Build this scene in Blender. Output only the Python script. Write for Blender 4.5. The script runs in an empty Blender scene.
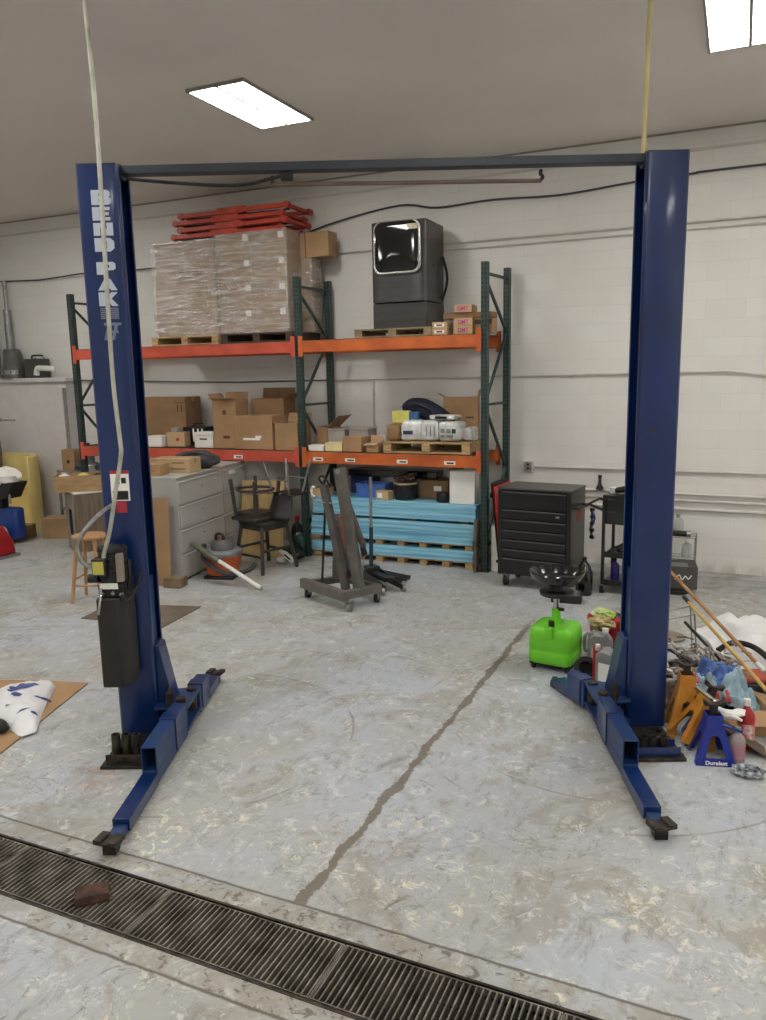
import bpy, bmesh, math, random
from mathutils import Vector, Matrix, noise
random.seed(7)
PI = math.pi
scene = bpy.context.scene
COL = scene.collection

# ------------------------------------------------------------------ camera
FPX = 785.0
PITCH, ROLL, YAW, CAMH = math.radians(9.9), 0.0200, math.radians(24.4), 2.33
_R0 = Vector((math.cos(YAW), math.sin(YAW), 0))
_F = Vector((-math.sin(YAW)*math.cos(PITCH), math.cos(YAW)*math.cos(PITCH), -math.sin(PITCH)))
_U0 = Vector((-math.sin(YAW)*math.sin(PITCH), math.cos(YAW)*math.sin(PITCH), math.cos(PITCH)))
_R = math.cos(ROLL)*_R0 - math.sin(ROLL)*_U0
_U = math.sin(ROLL)*_R0 + math.cos(ROLL)*_U0
cam = bpy.data.cameras.new('camera')
cam.sensor_fit = 'VERTICAL'; cam.sensor_height = 36.0; cam.lens = FPX/1020*36.0
cam.clip_start = .05; cam.clip_end = 100
camo = bpy.data.objects.new('camera', cam); COL.objects.link(camo)
m = Matrix((( _R.x, _U.x, -_F.x, 0), (_R.y, _U.y, -_F.y, 0), (_R.z, _U.z, -_F.z, CAMH), (0, 0, 0, 1)))
camo.matrix_world = m
scene.camera = camo

def at(px, py, Y):
    "point of the vertical plane at depth Y seen at a photo pixel"
    d = _F + (px-383)/FPX*_R - (py-510)/FPX*_U
    t = Y/d.y
    return Vector((d.x*t, Y, CAMH + d.z*t))
def gnd(px, py, z=0.0):
    d = _F + (px-383)/FPX*_R - (py-510)/FPX*_U
    t = (z-CAMH)/d.z
    return Vector((d.x*t, d.y*t, z))

# ------------------------------------------------------------------ materials
def lin(c):
    return tuple(((v/255)/12.92 if v/255 <= .04045 else ((v/255+.055)/1.055)**2.4) for v in c) + (1,)
_m = {}
def mat(name, rgb, rough=.6, metal=0.0, var=.12, scale=6.0, bump=0.0, bscale=60.0, emit=0, coat=0, rgb2=None, stretch=None, alpha=1, trans=0, spec=.5):
    if name in _m: return _m[name]
    M = bpy.data.materials.new(name); M.use_nodes = True
    nt = M.node_tree; N = nt.nodes; Lk = nt.links
    b = N['Principled BSDF']
    b.inputs['Roughness'].default_value = rough; b.inputs['Metallic'].default_value = metal
    b.inputs['Specular IOR Level'].default_value = spec
    if coat: b.inputs['Coat Weight'].default_value = coat; b.inputs['Coat Roughness'].default_value = .08
    tc = N.new('ShaderNodeTexCoord'); mp = N.new('ShaderNodeMapping'); Lk.new(tc.outputs['Object'], mp.inputs['Vector'])
    if stretch: mp.inputs['Scale'].default_value = stretch
    nz = N.new('ShaderNodeTexNoise'); nz.inputs['Scale'].default_value = scale; nz.inputs['Detail'].default_value = 5
    Lk.new(mp.outputs[0], nz.inputs['Vector'])
    cr = N.new('ShaderNodeValToRGB'); c = lin(rgb)
    c2 = lin(rgb2) if rgb2 else tuple(max(0, v*(1-var*1.6)) for v in c[:3])+(1,)
    c1 = c if rgb2 else tuple(min(1, v*(1+var*.8)) for v in c[:3])+(1,)
    cr.color_ramp.elements[0].position = .36; cr.color_ramp.elements[1].position = .64
    cr.color_ramp.elements[0].color = c2; cr.color_ramp.elements[1].color = c1
    Lk.new(nz.outputs['Fac'], cr.inputs['Fac']); Lk.new(cr.outputs[0], b.inputs['Base Color'])
    if bump:
        n2 = N.new('ShaderNodeTexNoise'); n2.inputs['Scale'].default_value = bscale; n2.inputs['Detail'].default_value = 4
        Lk.new(mp.outputs[0], n2.inputs['Vector'])
        bp = N.new('ShaderNodeBump'); bp.inputs['Strength'].default_value = bump; bp.inputs['Distance'].default_value = .01
        Lk.new(n2.outputs['Fac'], bp.inputs['Height']); Lk.new(bp.outputs[0], b.inputs['Normal'])
    if emit:
        b.inputs['Emission Color'].default_value = c; b.inputs['Emission Strength'].default_value = emit
    if alpha < 1: b.inputs['Alpha'].default_value = alpha
    if trans: b.inputs['Transmission Weight'].default_value = trans
    _m[name] = M
    return M

def nodes_of(name):
    M = bpy.data.materials.new(name); M.use_nodes = True; _m[name] = M
    return M, M.node_tree.nodes, M.node_tree.links, M.node_tree.nodes['Principled BSDF']
def math_node(N, Lk, op, a, b=None, c=None, clamp=False):
    n = N.new('ShaderNodeMath'); n.operation = op; n.use_clamp = clamp
    for i, v in enumerate((a, b, c)):
        if v is None: continue
        if isinstance(v, (int, float)): n.inputs[i].default_value = v
        else: Lk.new(v, n.inputs[i])
    return n.outputs[0]
def mixc(N, Lk, f, a, b):
    n = N.new('ShaderNodeMix'); n.data_type = 'RGBA'
    if isinstance(f, (int, float)): n.inputs[0].default_value = f
    else: Lk.new(f, n.inputs[0])
    for i, v in ((6, a), (7, b)):
        if isinstance(v, tuple): n.inputs[i].default_value = v
        else: Lk.new(v, n.inputs[i])
    return n.outputs[2]
def ramp(N, Lk, src, p0, p1, v0=0.0, v1=1.0):
    n = N.new('ShaderNodeMapRange'); n.interpolation_type = 'SMOOTHSTEP'
    Lk.new(src, n.inputs[0]); n.inputs[1].default_value = p0; n.inputs[2].default_value = p1
    n.inputs[3].default_value = v0; n.inputs[4].default_value = v1
    return n.outputs[0]
def noisef(N, Lk, vec, scale, detail=6, rough=.6, dist=0, sx=None):
    if sx:
        mp = N.new('ShaderNodeMapping'); Lk.new(vec, mp.inputs[0]); mp.inputs['Scale'].default_value = sx
        mp.inputs['Rotation'].default_value = (0, 0, .5); vec = mp.outputs[0]
    n = N.new('ShaderNodeTexNoise'); n.inputs['Scale'].default_value = scale; n.inputs['Detail'].default_value = detail
    n.inputs['Roughness'].default_value = rough; n.inputs['Distortion'].default_value = dist
    Lk.new(vec, n.inputs['Vector']); return n.outputs['Fac']

def floor_material():
    M, N, Lk, b = nodes_of('worn_concrete_floor')
    tc = N.new('ShaderNodeTexCoord'); P = tc.outputs['Object']
    sep = N.new('ShaderNodeSeparateXYZ'); Lk.new(P, sep.inputs[0]); X, Y = sep.outputs[0], sep.outputs[1]
    a = noisef(N, Lk, P, .7, 5, .6, .4)
    c = mixc(N, Lk, ramp(N, Lk, a, .38, .62), lin((168, 168, 163)), lin((172, 178, 185)))
    # bare tan concrete where the paint has worn off
    w = noisef(N, Lk, P, 1.3, 9, .72, 1.2)
    c = mixc(N, Lk, ramp(N, Lk, w, .5, .6, 0, .62), c, lin((150, 144, 131)))
    w2 = noisef(N, Lk, P, 3.2, 10, .78, .6)
    c = mixc(N, Lk, ramp(N, Lk, w2, .54, .66, 0, .62), c, lin((122, 114, 100)))
    # fine scuffs, light and dark
    s = noisef(N, Lk, P, 17, 8, .75, .3, (1, .35, 1))
    c = mixc(N, Lk, ramp(N, Lk, s, .52, .68, 0, .62), c, lin((128, 122, 112)))
    s2 = noisef(N, Lk, P, 9, 8, .8, .9)
    c = mixc(N, Lk, ramp(N, Lk, s2, .54, .62, 0, .85), c, lin((202, 203, 200)))
    # thin wandering scratches: iso-lines of a distorted noise
    k = noisef(N, Lk, P, 2.6, 5, .6, 1.6)
    k = math_node(N, Lk, 'ABSOLUTE', math_node(N, Lk, 'SUBTRACT', k, .5))
    kk = noisef(N, Lk, P, 1.1, 3)
    line = math_node(N, Lk, 'MULTIPLY', ramp(N, Lk, k, 0, .006, 1, 0), ramp(N, Lk, kk, .45, .55, 0, .7))
    c = mixc(N, Lk, line, c, lin((104, 98, 88)))
    # yellowish residue patches, mostly near the drain
    y = noisef(N, Lk, P, 2.1, 3, .6); y2 = noisef(N, Lk, P, 15, 9, .8, .8)
    near = ramp(N, Lk, Y, 2.4, 4.6, .9, .15)
    yy = math_node(N, Lk, 'MULTIPLY', math_node(N, Lk, 'MULTIPLY', ramp(N, Lk, y, .47, .62), ramp(N, Lk, y2, .52, .6)), near)
    c = mixc(N, Lk, math_node(N, Lk, 'MULTIPLY', yy, .95), c, lin((232, 226, 198)))
    # dark oily spots
    d = noisef(N, Lk, P, 4.5, 6, .7, .5); d2 = noisef(N, Lk, P, .9, 2)
    dd = math_node(N, Lk, 'MULTIPLY', ramp(N, Lk, d, .6, .72), ramp(N, Lk, d2, .48, .6))
    c = mixc(N, Lk, math_node(N, Lk, 'MULTIPLY', dd, .8), c, lin((86, 78, 68)))
    # brown grime band along the wall foot
    g = math_node(N, Lk, 'MULTIPLY', ramp(N, Lk, Y, 8.2, 9.5), ramp(N, Lk, noisef(N, Lk, P, 3, 8, .7, 0, (.5, 2, 1)), .38, .6))
    c = mixc(N, Lk, math_node(N, Lk, 'MULTIPLY', g, .55), c, lin((122, 110, 92)))
    # filled construction joint, running away from the drain
    wob = noisef(N, Lk, P, 4, 5, .7)
    jx = math_node(N, Lk, 'ABSOLUTE', math_node(N, Lk, 'ADD', math_node(N, Lk, 'ADD', X, 1.675), math_node(N, Lk, 'MULTIPLY', math_node(N, Lk, 'SUBTRACT', wob, .5), .09)))
    wid = math_node(N, Lk, 'MULTIPLY_ADD', noisef(N, Lk, P, 3.4, 6, .75), .14, -.042)
    jf = math_node(N, Lk, 'SUBTRACT', 1, math_node(N, Lk, 'DIVIDE', jx, wid), None, True)
    jf = math_node(N, Lk, 'MULTIPLY', ramp(N, Lk, jf, 0, .25), ramp(N, Lk, Y, 7.4, 6.6))
    jf = math_node(N, Lk, 'MULTIPLY', jf, math_node(N, Lk, 'GREATER_THAN', Y, 2.71))
    c = mixc(N, Lk, math_node(N, Lk, 'MULTIPLY', jf, .9), c, lin((108, 99, 87)))
    # curb joints along the drain
    for y0 in (2.70, 2.125):
        q = math_node(N, Lk, 'ABSOLUTE', math_node(N, Lk, 'ADD', math_node(N, Lk, 'SUBTRACT', Y, y0), math_node(N, Lk, 'MULTIPLY', math_node(N, Lk, 'SUBTRACT', noisef(N, Lk, P, 5, 6, .7), .5), .03)))
        c = mixc(N, Lk, ramp(N, Lk, q, .002, .013, .9, 0), c, lin((88, 80, 68)))
    # flaked pale curb strips on both sides of the drain
    cu_ = math_node(N, Lk, 'MULTIPLY', math_node(N, Lk, 'GREATER_THAN', Y, 2.13), math_node(N, Lk, 'LESS_THAN', Y, 2.69))
    c = mixc(N, Lk, math_node(N, Lk, 'MULTIPLY', cu_, ramp(N, Lk, noisef(N, Lk, P, 7, 9, .75), .44, .56, .15, .7)), c, lin((150, 144, 132)))
    c = mixc(N, Lk, math_node(N, Lk, 'MULTIPLY', cu_, ramp(N, Lk, noisef(N, Lk, P, 12, 6, .7, 1), .55, .62, 0, .8)), c, lin((96, 88, 78)))
    # arcs scraped by the swinging arms
    for cx_, cy_, rr in ((-3.16, 3.95, 1.02), (-.72, 5.05, 1.28), (-.72, 5.05, .98)):
        dx = math_node(N, Lk, 'SUBTRACT', X, cx_); dy = math_node(N, Lk, 'SUBTRACT', Y, cy_)
        r_ = math_node(N, Lk, 'SQRT', math_node(N, Lk, 'ADD', math_node(N, Lk, 'MULTIPLY', dx, dx), math_node(N, Lk, 'MULTIPLY', dy, dy)))
        q = math_node(N, Lk, 'ABSOLUTE', math_node(N, Lk, 'SUBTRACT', r_, rr))
        br = ramp(N, Lk, noisef(N, Lk, P, 1.9, 3), .46, .6, 0, .6)
        c = mixc(N, Lk, math_node(N, Lk, 'MULTIPLY', ramp(N, Lk, q, .002, .011, 1, 0), br), c, lin((120, 108, 92)))
    # reddish stain beside the left plate
    dx = math_node(N, Lk, 'ADD', X, 3.37); dy = math_node(N, Lk, 'SUBTRACT', Y, 3.2)
    r_ = math_node(N, Lk, 'ADD', math_node(N, Lk, 'MULTIPLY', dx, dx), math_node(N, Lk, 'MULTIPLY', dy, dy))
    st = math_node(N, Lk, 'MULTIPLY', ramp(N, Lk, r_, .002, .035, 1, 0), ramp(N, Lk, w2, .4, .6))
    c = mixc(N, Lk, math_node(N, Lk, 'MULTIPLY', st, .5), c, lin((158, 110, 90)))
    Lk.new(c, b.inputs['Base Color'])
    rg = ramp(N, Lk, w, .4, .65, .42, .7); Lk.new(rg, b.inputs['Roughness'])
    bp = N.new('ShaderNodeBump'); bp.inputs['Strength'].default_value = .25; bp.inputs['Distance'].default_value = .006
    Lk.new(noisef(N, Lk, P, 22, 8, .7), bp.inputs['Height']); Lk.new(bp.outputs[0], b.inputs['Normal'])
    return M

def block_wall_material():
    M, N, Lk, b = nodes_of('painted_block_wall')
    tc = N.new('ShaderNodeTexCoord'); P = tc.outputs['Object']
    sep = N.new('ShaderNodeSeparateXYZ'); Lk.new(P, sep.inputs[0])
    cb = N.new('ShaderNodeCombineXYZ')
    Lk.new(math_node(N, Lk, 'ADD', sep.outputs[0], sep.outputs[1]), cb.inputs[0]); Lk.new(sep.outputs[2], cb.inputs[1])
    br = N.new('ShaderNodeTexBrick'); Lk.new(cb.outputs[0], br.inputs['Vector'])
    br.inputs['Scale'].default_value = 1; br.inputs['Brick Width'].default_value = .406; br.inputs['Row Height'].default_value = .203
    br.inputs['Mortar Size'].default_value = .003; br.inputs['Mortar Smooth'].default_value = .6
    br.inputs['Color1'].default_value = lin((228, 226, 221)); br.inputs['Color2'].default_value = lin((224, 221, 216)); br.inputs['Mortar'].default_value = lin((213, 210, 204))
    n = noisef(N, Lk, P, 1.4, 6)
    c = mixc(N, Lk, ramp(N, Lk, n, .35, .7, 0, .25), br.outputs['Color'], lin((210, 206, 198)))
    foot = math_node(N, Lk, 'MULTIPLY', ramp(N, Lk, sep.outputs[2], 0, .16, 1, 0), ramp(N, Lk, noisef(N, Lk, P, 6, 6, .7, 0, (1, 1, .3)), .4, .6))
    c = mixc(N, Lk, math_node(N, Lk, 'MULTIPLY', foot, .5), c, lin((150, 142, 125)))
    Lk.new(c, b.inputs['Base Color']); b.inputs['Roughness'].default_value = .55
    bp = N.new('ShaderNodeBump'); bp.inputs['Strength'].default_value = .3; bp.inputs['Distance'].default_value = .005
    h = math_node(N, Lk, 'MULTIPLY_ADD', br.outputs['Fac'], -1.0, math_node(N, Lk, 'MULTIPLY', noisef(N, Lk, P, 60, 4), .25))
    Lk.new(h, bp.inputs['Height']); Lk.new(bp.outputs[0], b.inputs['Normal'])
    return M

def rack_post_material():
    M, N, Lk, b = nodes_of('green_punched_steel')
    tc = N.new('ShaderNodeTexCoord'); sep = N.new('ShaderNodeSeparateXYZ'); Lk.new(tc.outputs['Object'], sep.inputs[0])
    fz = math_node(N, Lk, 'ABSOLUTE', math_node(N, Lk, 'SUBTRACT', math_node(N, Lk, 'FRACT', math_node(N, Lk, 'DIVIDE', sep.outputs[2], .051)), .5))
    ax = math_node(N, Lk, 'ABSOLUTE', math_node(N, Lk, 'SUBTRACT', math_node(N, Lk, 'ABSOLUTE', sep.outputs[0]), .019))
    hole_shade = math_node(N, Lk, 'MULTIPLY', math_node(N, Lk, 'LESS_THAN', fz, .24), math_node(N, Lk, 'LESS_THAN', ax, .0085))
    hole_shade = math_node(N, Lk, 'MULTIPLY', hole_shade, math_node(N, Lk, 'LESS_THAN', sep.outputs[1], -.036))
    n = noisef(N, Lk, tc.outputs['Object'], 9)
    c = mixc(N, Lk, ramp(N, Lk, n, .35, .65), lin((38, 58, 56)), lin((50, 70, 67)))
    c = mixc(N, Lk, hole_shade, c, lin((10, 12, 12)))  # punched holes are only near-black colour, in place of the shade inside them
    Lk.new(c, b.inputs['Base Color']); b.inputs['Roughness'].default_value = .5
    return M

def foam_material():
    M, N, Lk, b = nodes_of('blue_foam_board')
    tc = N.new('ShaderNodeTexCoord'); P = tc.outputs['Object']
    sep = N.new('ShaderNodeSeparateXYZ'); Lk.new(P, sep.inputs[0])
    st = noisef(N, Lk, P, 6, 6, .7, 0, None)
    mp = N.new('ShaderNodeMapping'); Lk.new(P, mp.inputs[0]); mp.inputs['Scale'].default_value = (.6, 1, 26)
    n = N.new('ShaderNodeTexNoise'); n.inputs['Scale'].default_value = 2; n.inputs['Detail'].default_value = 3; Lk.new(mp.outputs[0], n.inputs['Vector'])
    c = mixc(N, Lk, ramp(N, Lk, n.outputs['Fac'], .35, .65), lin((112, 174, 206)), lin((150, 206, 226)))
    c = mixc(N, Lk, ramp(N, Lk, st, .6, .75, 0, .5), c, lin((200, 222, 226)))
    Lk.new(c, b.inputs['Base Color']); b.inputs['Roughness'].default_value = .75
    return M

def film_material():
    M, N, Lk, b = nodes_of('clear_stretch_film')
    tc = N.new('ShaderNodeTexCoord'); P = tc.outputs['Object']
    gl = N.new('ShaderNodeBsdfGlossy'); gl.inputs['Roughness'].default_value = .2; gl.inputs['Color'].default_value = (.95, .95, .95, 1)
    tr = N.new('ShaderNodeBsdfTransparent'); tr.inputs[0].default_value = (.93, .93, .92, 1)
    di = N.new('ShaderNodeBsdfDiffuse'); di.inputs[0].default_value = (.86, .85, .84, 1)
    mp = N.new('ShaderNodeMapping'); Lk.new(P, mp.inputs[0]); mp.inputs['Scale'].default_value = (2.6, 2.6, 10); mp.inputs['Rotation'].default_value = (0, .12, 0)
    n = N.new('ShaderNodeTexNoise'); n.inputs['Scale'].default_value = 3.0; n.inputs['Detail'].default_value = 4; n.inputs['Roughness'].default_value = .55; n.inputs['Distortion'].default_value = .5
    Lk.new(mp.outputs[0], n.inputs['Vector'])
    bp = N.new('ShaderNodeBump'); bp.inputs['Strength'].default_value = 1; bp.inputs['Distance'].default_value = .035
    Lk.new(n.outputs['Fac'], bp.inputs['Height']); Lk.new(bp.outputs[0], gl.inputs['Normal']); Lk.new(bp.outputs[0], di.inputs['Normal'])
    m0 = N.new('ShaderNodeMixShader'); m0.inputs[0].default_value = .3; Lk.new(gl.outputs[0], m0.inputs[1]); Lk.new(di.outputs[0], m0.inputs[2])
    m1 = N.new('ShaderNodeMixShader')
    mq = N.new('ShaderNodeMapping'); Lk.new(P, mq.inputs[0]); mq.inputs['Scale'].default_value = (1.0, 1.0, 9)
    f = ramp(N, Lk, noisef(N, Lk, mq.outputs[0], 2.4, 7, .7, .6), .42, .68, .2, .72)  # milky film overlaps, streaked whiter to stand in for highlights
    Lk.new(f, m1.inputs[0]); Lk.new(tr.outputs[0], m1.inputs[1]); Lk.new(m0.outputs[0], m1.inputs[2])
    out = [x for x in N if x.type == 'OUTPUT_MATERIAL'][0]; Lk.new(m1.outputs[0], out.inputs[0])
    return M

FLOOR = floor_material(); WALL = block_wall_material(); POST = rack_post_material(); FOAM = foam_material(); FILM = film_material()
CEIL = mat('ceiling_liner', (226, 218, 210), .7, var=.04, scale=.6)
BLUE = mat('lift_blue_paint', (8, 38, 90), .3, var=.12, scale=2.5, coat=.35, bump=.05, bscale=40)
BLUE2 = mat('lift_blue_paint_scuffed', (16, 50, 104), .42, rgb2=(28, 56, 96), scale=5, bump=.1)
BEAMM = mat('beam_dark_steel', (40, 48, 58), .5, var=.15, scale=4)
DARK = mat('dark_steel', (40, 38, 36), .5, .3, var=.3, scale=14, bump=.2)
GREASE = mat('greasy_steel', (74, 66, 56), .45, .5, rgb2=(36, 32, 28), scale=20, bump=.3)
BLACK = mat('black_plastic', (26, 26, 27), .45, var=.1)
BLACKG = mat('black_gloss', (14, 14, 16), .18, coat=.5, var=.05)
RUBBER = mat('rubber', (30, 30, 30), .8, var=.1)
HOLLOW_SHADE = mat('opening_shade', (12, 13, 16), .8)  # near-black colour standing in for the shade inside openings
WHITE = mat('white_plastic', (228, 226, 220), .5, var=.04)
PAPER = mat('white_paper', (236, 234, 228), .7, var=.03)
GALV = mat('galvanised_steel', (158, 158, 156), .35, .8, var=.15, scale=20)
CHROME = mat('chrome', (200, 200, 200), .18, 1, var=.03)
PIPE = mat('painted_conduit', (206, 202, 196), .45, var=.05)
CABLEG = mat('dark_cable', (70, 72, 74), .5)
CARD = mat('cardboard', (166, 132, 96), .8, var=.1, scale=3, bump=.08, bscale=30)
CARDD = mat('cardboard_brown', (140, 108, 76), .8, var=.1, scale=3, bump=.08)
CARDL = mat('cardboard_pale', (190, 160, 122), .8, var=.08, scale=3)
TAPE = mat('packing_tape', (176, 148, 110), .25, var=.06)
WOOD = mat('pallet_wood', (196, 168, 122), .75, rgb2=(150, 120, 80), scale=5, stretch=(1, 6, 6), bump=.2)
PLY = mat('plywood', (186, 160, 112), .7, rgb2=(168, 140, 92), scale=3, stretch=(5, 5, .8))
OSB = mat('board_brown', (108, 96, 82), .7, var=.2, scale=4)
STOOLW = mat('varnished_wood', (186, 142, 98), .4, rgb2=(164, 118, 76), scale=4, stretch=(4, 4, 1), coat=.2)
OR_L = mat('beam_red_orange', (206, 90, 66), .5, rgb2=(186, 74, 52), scale=4)
OR_R = mat('beam_orange', (206, 104, 44), .5, rgb2=(176, 82, 34), scale=4)
WIRE = mat('deck_wire', (120, 112, 100), .4, .7)
REDP = mat('red_frame_paint', (178, 60, 40), .45, var=.15)
GREEN = mat('green_plastic', (112, 206, 40), .38, var=.05, coat=.15)
RED = mat('red_plastic', (166, 22, 26), .4, var=.1)
CAB = mat('cabinet_enamel', (176, 174, 170), .45, var=.04, scale=1.5)
GREYP = mat('hoist_grey', (104, 100, 94), .5, var=.12, scale=8)
STAIN = mat('stainless_dark', (84, 82, 82), .28, .75, var=.08, scale=2, stretch=(1, 1, 8))

# ------------------------------------------------------------------ mesh builder
class MB:
    def __init__(s): s.v = []; s.f = []
    def add(s, vs, fs):
        o = len(s.v); s.v += [tuple(v) for v in vs]; s.f += [tuple(i+o for i in f) for f in fs]; return s
    def box(s, x0, x1, y0, y1, z0, z1, M=None):
        vs = [Vector((x, y, z)) for z in (z0, z1) for y in (y0, y1) for x in (x0, x1)]
        if M: vs = [M @ v for v in vs]
        return s.add(vs, [(0, 2, 3, 1), (4, 5, 7, 6), (0, 1, 5, 4), (2, 6, 7, 3), (0, 4, 6, 2), (1, 3, 7, 5)])
    def cbox(s, c, sz, rz=0, rx=0, ry=0):
        M = Matrix.Translation(Vector(c)) @ Matrix.Rotation(rz, 4, 'Z') @ Matrix.Rotation(ry, 4, 'Y') @ Matrix.Rotation(rx, 4, 'X')
        a, b, c2 = sz[0]/2, sz[1]/2, sz[2]/2
        return s.box(-a, a, -b, b, -c2, c2, M)
    def bar(s, p, q, w, h, up=(0, 0, 1)):
        p, q = Vector(p), Vector(q); d = q-p; L = d.length; d.normalize(); up = Vector(up)
        x = up.cross(d)
        if x.length < 1e-4: x = Vector((1, 0, 0)).cross(d)
        if x.length < 1e-4: x = Vector((0, 1, 0)).cross(d)
        x.normalize(); z = d.cross(x)
        M = Matrix(((x.x, d.x, z.x, p.x), (x.y, d.y, z.y, p.y), (x.z, d.z, z.z, p.z), (0, 0, 0, 1)))
        return s.box(-w/2, w/2, 0, L, -h/2, h/2, M)
    def tube(s, pts, r, seg=8, close=False, curve=0):
        P = [Vector(p) for p in pts]; n0 = len(P)
        if curve and len(P) > 2:
            Q = []
            n = len(P)
            for i in range(n if close else n-1):
                p0 = P[(i-1) % n] if (close or i > 0) else P[0]; p1 = P[i]; p2 = P[(i+1) % n]; p3 = P[(i+2) % n] if (close or i+2 < n) else P[-1]
                for k in range(curve):
                    t = k/curve
                    Q.append(.5*((2*p1)+(-p0+p2)*t+(2*p0-5*p1+4*p2-p3)*t*t+(-p0+3*p1-3*p2+p3)*t**3))
            if not close: Q.append(P[-1])
            P = Q
        n = len(P); up = None; vs = []; fs = []
        if isinstance(r, (list, tuple)) and len(r) != n:
            R_ = [j/(n-1)*(n0-1) for j in range(n)]
            r = [r[min(int(q), n0-2)]*(1-(q-min(int(q), n0-2)))+r[min(int(q), n0-2)+1]*(q-min(int(q), n0-2)) for q in R_]
        for i in range(n):
            a = P[(i-1) % n] if (close or i > 0) else P[i]; b = P[(i+1) % n] if (close or i < n-1) else P[i]
            d = (b-a)
            if d.length < 1e-9: d = Vector((0, 0, 1))
            d.normalize()
            if up is None:
                up = Vector((0, 0, 1)) if abs(d.z) < .9 else Vector((1, 0, 0))
            x = d.cross(up)
            if x.length < 1e-5: x = d.cross(Vector((0, 1, 0)))
            x.normalize(); up = x.cross(d).normalized()
            rr = r[i] if isinstance(r, (list, tuple)) else r
            for k in range(seg):
                t = 2*PI*k/seg; vs.append(P[i]+rr*(math.cos(t)*x+math.sin(t)*up))
        m_ = n if close else n-1
        for i in range(m_):
            for k in range(seg):
                a = i*seg+k; b = i*seg+(k+1) % seg; j = ((i+1) % n)*seg
                fs.append((a, b, j+(k+1) % seg, j+k))
        if not close: fs.append(tuple(range(seg))[::-1]); fs.append(tuple(range((n-1)*seg, n*seg)))
        return s.add(vs, fs)
    def lathe(s, prof, c=(0, 0, 0), seg=24, axis='Z', sq=None):
        c = Vector(c); vs = []; fs = []; n = len(prof)
        for r, z in prof:
            for k in range(seg):
                t = 2*PI*k/seg; x, y = math.cos(t), math.sin(t)
                if sq:
                    e = sq; x = math.copysign(abs(x)**e, x); y = math.copysign(abs(y)**e, y)
                v = Vector((r*x, r*y, z))
                if axis == 'X': v = Vector((v.z, v.x, v.y))
                if axis == 'Y': v = Vector((v.x, v.z, v.y))
                vs.append(c+v)
        for i in range(n-1):
            for k in range(seg):
                fs.append((i*seg+k, i*seg+(k+1) % seg, (i+1)*seg+(k+1) % seg, (i+1)*seg+k))
        if prof[0][0] > 1e-6: fs.append(tuple(range(seg))[::-1])
        if prof[-1][0] > 1e-6: fs.append(tuple(range((n-1)*seg, n*seg)))
        return s.add(vs, fs)
    def cyl(s, c, r, z0, z1, seg=20, axis='Z'): return s.lathe([(r, z0), (r, z1)], c, seg, axis)
    def prism(s, poly, h0, h1, M=None, plane='XY'):
        n = len(poly); vs = []
        for h in (h0, h1):
            for a, b in poly:
                v = {'XY': (a, b, h), 'XZ': (a, h, b), 'YZ': (h, a, b)}[plane]
                vs.append(M @ Vector(v) if M else Vector(v))
        fs = [tuple(range(n))[::-1], tuple(range(n, 2*n))]+[(i, (i+1) % n, n+(i+1) % n, n+i) for i in range(n)]
        return s.add(vs, fs)
    def xf(s, M): s.v = [tuple(M @ Vector(v)) for v in s.v]; return s
    def surf(s, f, nu, nv):
        vs = [f(i/nu, j/nv) for j in range(nv+1) for i in range(nu+1)]
        return s.add(vs, [(j*(nu+1)+i, j*(nu+1)+i+1, (j+1)*(nu+1)+i+1, (j+1)*(nu+1)+i) for j in range(nv) for i in range(nu)])
    def build(s, name, material, parent=None, bev=0, angle=35, solid=0, sub=0, flat=False):
        me = bpy.data.meshes.new(name); me.from_pydata(s.v, [], s.f)
        bm = bmesh.new(); bm.from_mesh(me); bmesh.ops.recalc_face_normals(bm, faces=bm.faces); bm.to_mesh(me); bm.free()
        me.materials.append(material); me.polygons.foreach_set('use_smooth', [not flat]*len(me.polygons))
        if not flat: me.set_sharp_from_angle(angle=math.radians(angle))
        o = bpy.data.objects.new(name, me); COL.objects.link(o)
        if parent: o.parent = parent
        if solid:
            q = o.modifiers.new('thickness', 'SOLIDIFY'); q.thickness = solid; q.offset = 0
        if bev:
            q = o.modifiers.new('edge', 'BEVEL'); q.width = bev; q.segments = 2; q.limit_method = 'ANGLE'; q.angle_limit = math.radians(40)
        if sub:
            q = o.modifiers.new('sub', 'SUBSURF'); q.levels = sub; q.render_levels = sub
        return o
def B(*a, **k): return MB().box(*a, **k)

def thing(name, label, cat, loc=(0, 0, 0), rz=0, group=None):
    o = bpy.data.objects.new(name, None); o.empty_display_size = .1; COL.objects.link(o)
    o.location = loc; o.rotation_euler = (0, 0, rz); o['label'] = label; o['category'] = cat
    if group: o['group'] = group
    return o
def tag(o, label, cat, group=None, kind=None):
    o['label'] = label; o['category'] = cat
    if group: o['group'] = group
    if kind: o['kind'] = kind
    return o
def struct(o): o['kind'] = 'structure'; return o
def copy_tree(o, parent=None):
    c = o.copy(); COL.objects.link(c)
    if parent: c.parent = parent
    for ch in o.children: copy_tree(ch, c)
    return c
def text_mb(body, size, depth=.002, bold=0.0, sx=1.0):
    cu = bpy.data.curves.new('t', 'FONT'); cu.body = body; cu.size = size; cu.extrude = depth; cu.offset = bold
    cu.align_x = 'CENTER'; cu.align_y = 'CENTER'
    ob = bpy.data.objects.new('t', cu); COL.objects.link(ob)
    bpy.context.view_layer.update()
    me = bpy.data.meshes.new_from_object(ob.evaluated_get(bpy.context.evaluated_depsgraph_get()))
    mb = MB(); mb.add([(v.co.x*sx, v.co.y, v.co.z) for v in me.vertices], [tuple(p.vertices) for p in me.polygons])
    bpy.data.objects.remove(ob); bpy.data.curves.remove(cu); bpy.data.meshes.remove(me)
    return mb
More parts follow.
